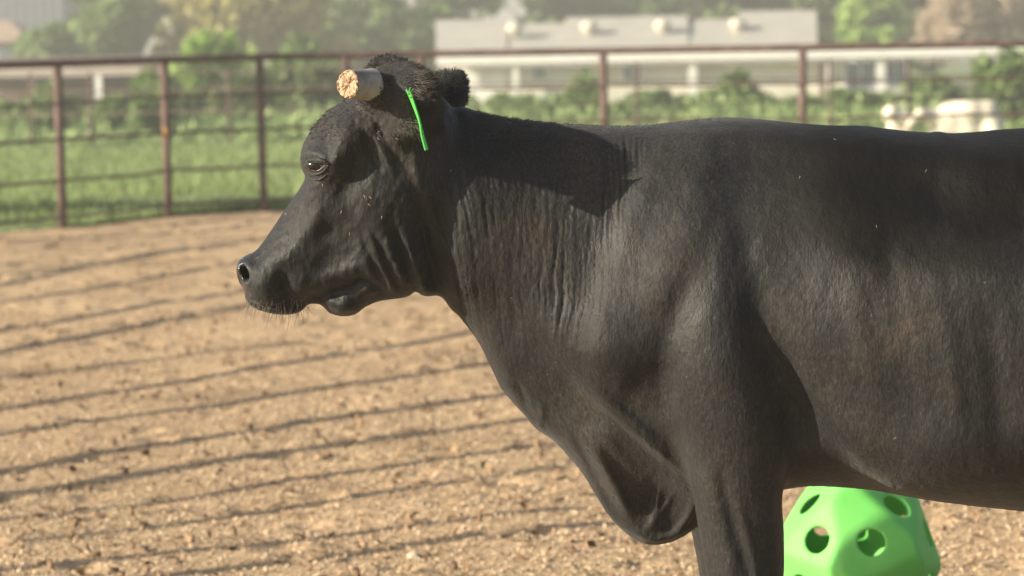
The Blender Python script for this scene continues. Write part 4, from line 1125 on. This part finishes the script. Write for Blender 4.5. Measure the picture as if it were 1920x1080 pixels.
# pale pipe shed at left
ly_ = 78.0; lg = gz_at(0, ly_)
def lx(xp, yp, Y=ly_): p = px(xp, yp, Y); return p[0], p[2]
x0_, z1_ = lx(-150, 134); x1_, _ = lx(352, 134)
shed = empty('open_shed', (x0_, ly_, lg)); tag(shed, 'low brown open shed with a pale beam along its front at far left', 'shed'); sl_ = shed.location
z1_ = lx(180, 128)[1]; z0_ = lx(180, 141)[1]; zt = lx(180, 112)[1]
B('beam', M['white'] if False else mat_noise('weathered_beam', [(.3, (.42, .37, .33)), (.7, (.52, .47, .42))], 2), x0_, x1_, ly_ - .3, ly_ - .1, z0_, z1_, None, shed, sl_)
B('roof', M['brown'], x0_, x1_, ly_ - .22, ly_ + 5, z1_ + .003, zt + .06, None, shed, sl_)
B('wall', M['brown'], x0_, x1_, ly_ + 4.4, ly_ + 4.6, lg, z1_, None, shed, sl_)
for xp, mt in ((-60, M['brown']), (60, M['brown']), (185, M['white']), (300, M['brown'])):
    X_ = lx(xp, 100)[0]; B('post', mt, X_ - .1, X_ + .1, ly_ - .28, ly_ - .12, lg, z0_ - .003, None, shed, sl_)
# tan roofed house and blue-grey building at the far left
hy = 118.0; hg = gz_at(0, hy)
X0, zE = lx(-260, 84, hy); X1, _ = lx(62, 84, hy); _, zR = lx(0, 38, hy + 3)
house = empty('tan_roofed_house', (X0, hy, hg)); tag(house, 'dark house under a tan hipped roof at the upper left edge', 'house'); hl = house.location
B('wall', M['brown'], X0 + .4, X1 - .4, hy + .4, hy + 7, hg, zE - .02, None, house, hl)
m = MB(); w_ = X1 - X0; A_ = [(0, 0, zE - hg), (w_, 0, zE - hg), (w_, 7.4, zE - hg), (0, 7.4, zE - hg), (1.5, 3.5, zR - hg), (w_ - 1.7, 3.5, zR - hg)]
m.v = A_; m.f = [(0, 1, 5, 4), (1, 2, 5), (2, 3, 4, 5), (3, 0, 4), (3, 2, 1, 0)]; m.build('roof', M['tanroof'], house)
for xp in (8, 34):
    X_ = lx(xp, 90, hy)[0]; w = B('window', M['white'], X_ - .4, X_ + .4, hy + .34, hy + .397, zE - .95, zE - .25, None, house, hl); B('pane', M['glass'], X_ - .34, X_ + .34, hy + .32, hy + .338, zE - .89, zE - .31, w, house, hl)
gy = 150.0; gg = gz_at(0, gy); X0, zT = lx(-300, -60, gy); X1, _ = lx(122, 0, gy)
hall = empty('metal_building', (X0, gy, gg)); tag(hall, 'blue-grey metal-sided building rising behind the tan roof at upper left', 'building'); gl = hall.location
B('wall', M['bluegrey'], X0, X1, gy, gy + 12, gg, zT, None, hall, gl)
B('roof', M['roofgrey'], X0 - .2, X1 + .2, gy - .2, gy + 12.2, zT + .003, zT + .3, None, hall, gl)
nrib = 24
for i in range(nrib):
    X_ = X0 + (X1 - X0) * (i + .5) / nrib; B('siding_rib', M['bluegrey'], X_ - .05, X_ + .05, gy - .06, gy - .002, gg, zT - .003, None, hall, gl)

# ------------------------------------------------------------------ trees and bushes
tl_ = [
 (150, 108, 2.6, 3.0, 'green', 'rounded dark green tree beside the tan-roofed house', dict(zlow=-1.2, size=.28)),
 (250, 118, 4.5, 3.6, 'dark', 'dark shaded tree under the yellowish tree at upper left', dict(zlow=-1.5, size=.3)),
 (400, 108, 6.6, 5.2, 'olive', 'large yellow-green tree with drooping branches, upper left', dict(zlow=.2, size=.30, n=11000, trunk_r=.28)),
 (530, 109, 6.4, 3.6, 'olive', 'yellow-green tree right of the drooping tree', dict(zlow=-.4, size=.28, n=7000, trunk_r=.24)),
 (610, 122, 6.0, 4.2, 'olive', 'hazy yellow-green tree between the drooping tree and the bright bushy one', dict(zlow=-.6, size=.3)),
 (690, 116, 3.2, 3.8, 'green', 'bright bushy green tree left of the barn roof', dict(zlow=-1.4, size=.26, n=7500)),
 (790, 125, 2.4, 2.2, 'lime', 'yellow-lit green tree touching the left end of the barn roof', dict(zlow=-1.4, size=.26)),
 (880, 135, 6.0, 5.0, 'dark', 'dark tree above the left end of the barn roof', dict(zlow=-.5, size=.34)),
 (1010, 140, 6.5, 4.8, 'green', 'mid green tree behind the barn between its first two roof vents', dict(zlow=-.5, size=.34)),
 (1150, 138, 6.5, 5.0, 'dark', 'dark tree behind the barn above its second roof vent', dict(zlow=-.5, size=.34)),
 (1290, 136, 6.5, 5.0, 'green', 'green tree behind the barn above its third roof vent', dict(zlow=-.5, size=.34)),
 (1430, 139, 6.5, 4.6, 'dark', 'dark tree behind the right end of the barn roof', dict(zlow=-.5, size=.34)),
 (1560, 125, 6.0, 3.2, 'dark', 'dark narrow tree right of the barn roof', dict(zlow=-1.2, size=.3)),
 (1645, 116, 4.2, 2.4, 'lime', 'sunlit lime green tree right of the barn roof', dict(zlow=-1.0, size=.26)),
 (1700, 124, 5.5, 2.8, 'dark', 'dark tree between the lime green tree and the bare tan tree', dict(zlow=-1.4, size=.3)),
 (1830, 112, 4.6, 3.6, 'tan', 'bare tan twiggy tree at upper right', dict(zlow=-.4, size=.20, n=7000)),
 (1950, 120, 5.5, 3.6, 'tan', 'second bare tan tree cut by the right edge', dict(zlow=-.4, size=.22, n=6000)),
 (60, 165, 6.0, 5.0, 'dark', 'dark tree behind the blue-grey building at the upper left corner', dict(zlow=0, size=.4)),
]
for i, (xp, d_, zt_, spd, kind, lab, kw) in enumerate(tl_):
    tree(xp, d_ - CAM_D, zt_, spd, kind, lab, seed=i + 3, group='trees behind the pasture', **kw)
# unseen trees added beyond the left edge to shade the near grass
tree(-1000, 16.6, 3.9, 1.5, 'green', 'unseen leafy green tree added left of the frame to shade the near grass', seed=91, n=6000, size=.16, zlow=1.0, depth=.35, trunk_r=.08)
tree(-830, 16.9, 2.4, 1.5, 'green', 'lower unseen leafy tree added left of the frame to shade the near grass', seed=92, n=6000, size=.16, zlow=.7, depth=.3, trunk_r=.07)
bl2 = [
 (20, 52, 1.00, .7, 'weed', 'low green weed clump at the left edge beyond the fence'), (95, 54, 1.10, .6, 'weed', 'pale weed clump between the first fence post and the left edge'), (250, 50, 1.35, .8, 'green', 'leafy green bush between the first two fence posts'),
 (180, 58, 1.00, .6, 'green', 'small bush behind the first fence post'), (320, 56, 1.20, .6, 'dark', 'dark bush just behind the second fence post'), (400, 60, 2.6, .95, 'lime', 'tall bright green bush rising above the top rail'),
 (480, 62, 2.10, .8, 'lime', 'tall lime bush behind the third fence post'), (540, 64, 2.10, .8, 'green', 'tall green bush right of the third fence post'), (450, 54, 1.50, .7, 'dark', 'dark shrub below the tall bright bushes'), (560, 55, 1.50, .8, 'dark', 'dark shrub just left of the cow forehead'),
 (620, 57, 1.60, .8, 'green', 'green shrub behind the horn stump'), (700, 60, 1.60, .8, 'dark', 'dark shrub behind the top of the head'), (900, 58, 0.78, .7, 'weed', 'pale green shrub right of the far ear'), (960, 56, 0.68, .7, 'green', 'green shrub left of the neck-high fence post'),
 (1030, 58, 0.78, .8, 'green', 'green shrub in front of the cream barn wall'), (1095, 53, 1.25, .5, 'weed', 'tall leafy weed left of the middle fence post'), (1170, 56, 0.68, .7, 'weed', 'pale weed clump right of the middle fence post'), (1240, 60, 0.75, .8, 'green', 'low green bush in the middle of the right bay'),
 (1310, 58, 0.78, .7, 'weed', 'pale bush left of the tall leafy one'), (1400, 54, 1.20, .8, 'green', 'tall leafy bush left of the right fence post'), (1455, 57, 0.68, .6, 'dark', 'dark low bush against the right fence post'), (1540, 56, 0.65, .7, 'weed', 'pale weeds right of the right fence post'),
 (1610, 54, 0.75, .7, 'green', 'green bush in front of the barn windows'), (1690, 60, 0.75, .7, 'weed', 'weed clump behind the white cow'), (1760, 62, 0.95, .7, 'green', 'green bush above the white cow back'), (1830, 60, 1.02, .7, 'dark', 'dark bush right of the white cow'), (1890, 52, 1.70, .8, 'green', 'tall dark green bush at the right edge'),
 (1930, 50, 0.88, .7, 'dark', 'dark bush cut by the right edge'),
]
for i, (xp, d_, h_, w_, kind, lab) in enumerate(bl2):
    bush(xp, d_ - CAM_D, h_, w_ * 1.15, kind, lab, n=1500, size=.11, seed=50 + i)

# tall weeds filling the fence line
def weeds(n):
    x = rng.uniform(-1, 1, n); d = rng.uniform(47, 66, n); x = x * .2 * d; y = d - CAM_D; z = gz_far(d)
    hh = (.38 + .7 * np.clip(fbm(x / 1.3, d / 3, 6, 3), -.4, .6)) * rng.uniform(.3, 1.1, n)
    P = np.stack([x, y, z + hh * rng.random(n) ** .7], 1); u = rng.normal(0, 1, (n, 3)); u[:, 2] += 1.2; u /= np.linalg.norm(u, axis=1)[:, None]
    v = np.cross(u, rng.normal(0, 1, (n, 3))); v /= np.linalg.norm(v, axis=1)[:, None]; s = rng.uniform(.05, .12, n)[:, None]
    Vl = np.stack([P - u * s, P + v * s * .45, P + u * s, P - v * s * .45], 1).reshape(-1, 3)
    return tag(mesh_np('weeds', Vl, np.arange(4 * n).reshape(-1, 4), LM['weed'], None, False), 'rank green weeds filling the strip along the far fence', 'weeds', kind='stuff')
weeds(42000)

# ------------------------------------------------------------------ white cow lying in the pasture
def white_cow():
    Y = 39.5 - 0.6; g0 = gz_at(0, Y); s = (Y + CAM_D) / FPX
    def P(xp, yp, dy=0): p = px(xp, yp, Y + dy); return (p[0], Y + dy, p[2])
    def C(xp, yp, r, dy=0): p = P(xp, yp, dy); return (p[0], p[1], p[2], r)
    cx, cz = P(1790, 225)[0], P(1790, 225)[2]
    ch = [([C(1864, 228, .18), C(1846, 213, .25), C(1814, 212, .29), C(1782, 220, .24), C(1757, 228, .18)], .08), ([C(1856, 244, .2), C(1815, 246, .24), C(1772, 244, .2)], .1),                      # barrel
          ([C(1858, 240, .2, -.1), C(1868, 262, .12, -.25)], .05),
          ([C(1770, 226, .17, -.02), C(1745, 220, .12, -.1), C(1728, 214, .095, -.16)], .06),       # neck
          ([C(1728, 212, .10, -.18), C(1712, 226, .062, -.26), C(1704, 236, .055, -.30)], .03),
          ([C(1740, 206, .03, -.12), C(1754, 204, .02, -.04)], .02), ([C(1724, 202, .03, -.24), C(1720, 198, .015, -.32)], .02),
          ([C(1762, 255, .08, -.2), C(1722, 262, .06, -.34), C(1752, 268, .05, -.42)], .05)]
    lo = (P(1690, 0)[0] - .1, Y - .65, g0 - .04); hi = (P(1890, 0)[0] + .15, Y + .5, g0 + .95)
    V_, Q_ = build_implicit([], ch, lo, hi, .018)
    V_ = relax(V_, Q_, 2)
    r = empty('white_cow', (cx, Y, g0)); tag(r, 'cream white cow lying in the pasture beyond the black cow back', 'cow')
    mt = mat_noise('white_coat', [(.3, (.60, .53, .41)), (.7, (.78, .72, .60))], 5, rough=.8)
    mesh_np('body', V_ - np.array(r.location)[None], Q_, mt, r)
    # calf-sized second animal behind at the left
    ch = [([C(1672, 214, .15), C(1690, 222, .15), C(1700, 236, .13)], .05), ([C(1672, 208, .09, -.1), C(1664, 222, .05, -.2)], .03), ([C(1676, 240, .12), C(1700, 256, .1)], .05), ([C(1682, 196, .02, -.06), C(1690, 190, .012, -.06)], .02)]
    Y2 = Y + .0; lo = (P(1640, 0)[0] - .1, Y - .5, g0 - .04); hi = (P(1725, 0)[0] + .1, Y + .4, g0 + .85)
    V_, Q_ = build_implicit([], ch, lo, hi, .018); V_ = relax(V_, Q_, 2)
    r2 = empty('white_calf', (P(1680, 0)[0], Y, g0)); tag(r2, 'small cream calf lying just left of the white cow', 'calf')
    mesh_np('body', V_ - np.array(r2.location)[None], Q_, mt, r2)
white_cow()
# pale trough seen between the left posts
tr = px(190, 230, 45); g_ = gz_at(0, 45); m = MB(); m.box(-.32, .32, -.2, .2, 0, .28); o = m.build('trough', mat_noise('pale_trough', [(.3, (.45, .38, .33)), (.7, (.58, .5, .44))], 3)); o.location = (tr[0], 45, g_)
bv = o.modifiers.new('b', 'BEVEL'); bv.width = .04; bv.segments = 2
tag(o, 'pale low water trough in the grass between the first two fence posts', 'trough')

# ------------------------------------------------------------------ dusty air
HAZE = .0029
m, n, l, b = new_mat('haze'); n.remove(b)
pv = n.new('ShaderNodeVolumePrincipled'); pv.inputs['Color'].default_value = (.94, .92, .83, 1); pv.inputs['Density'].default_value = HAZE; pv.inputs['Anisotropy'].default_value = .25
l.new(pv.outputs[0], n['Material Output'].inputs['Volume'])
mb = MB(); mb.box(-950, 950, -310, 1560, -4, 14); o = mb.build('haze', m); o['kind'] = 'stuff'; o['label'] = 'thin dusty haze in the evening air'
print('done', time.time() - T0)
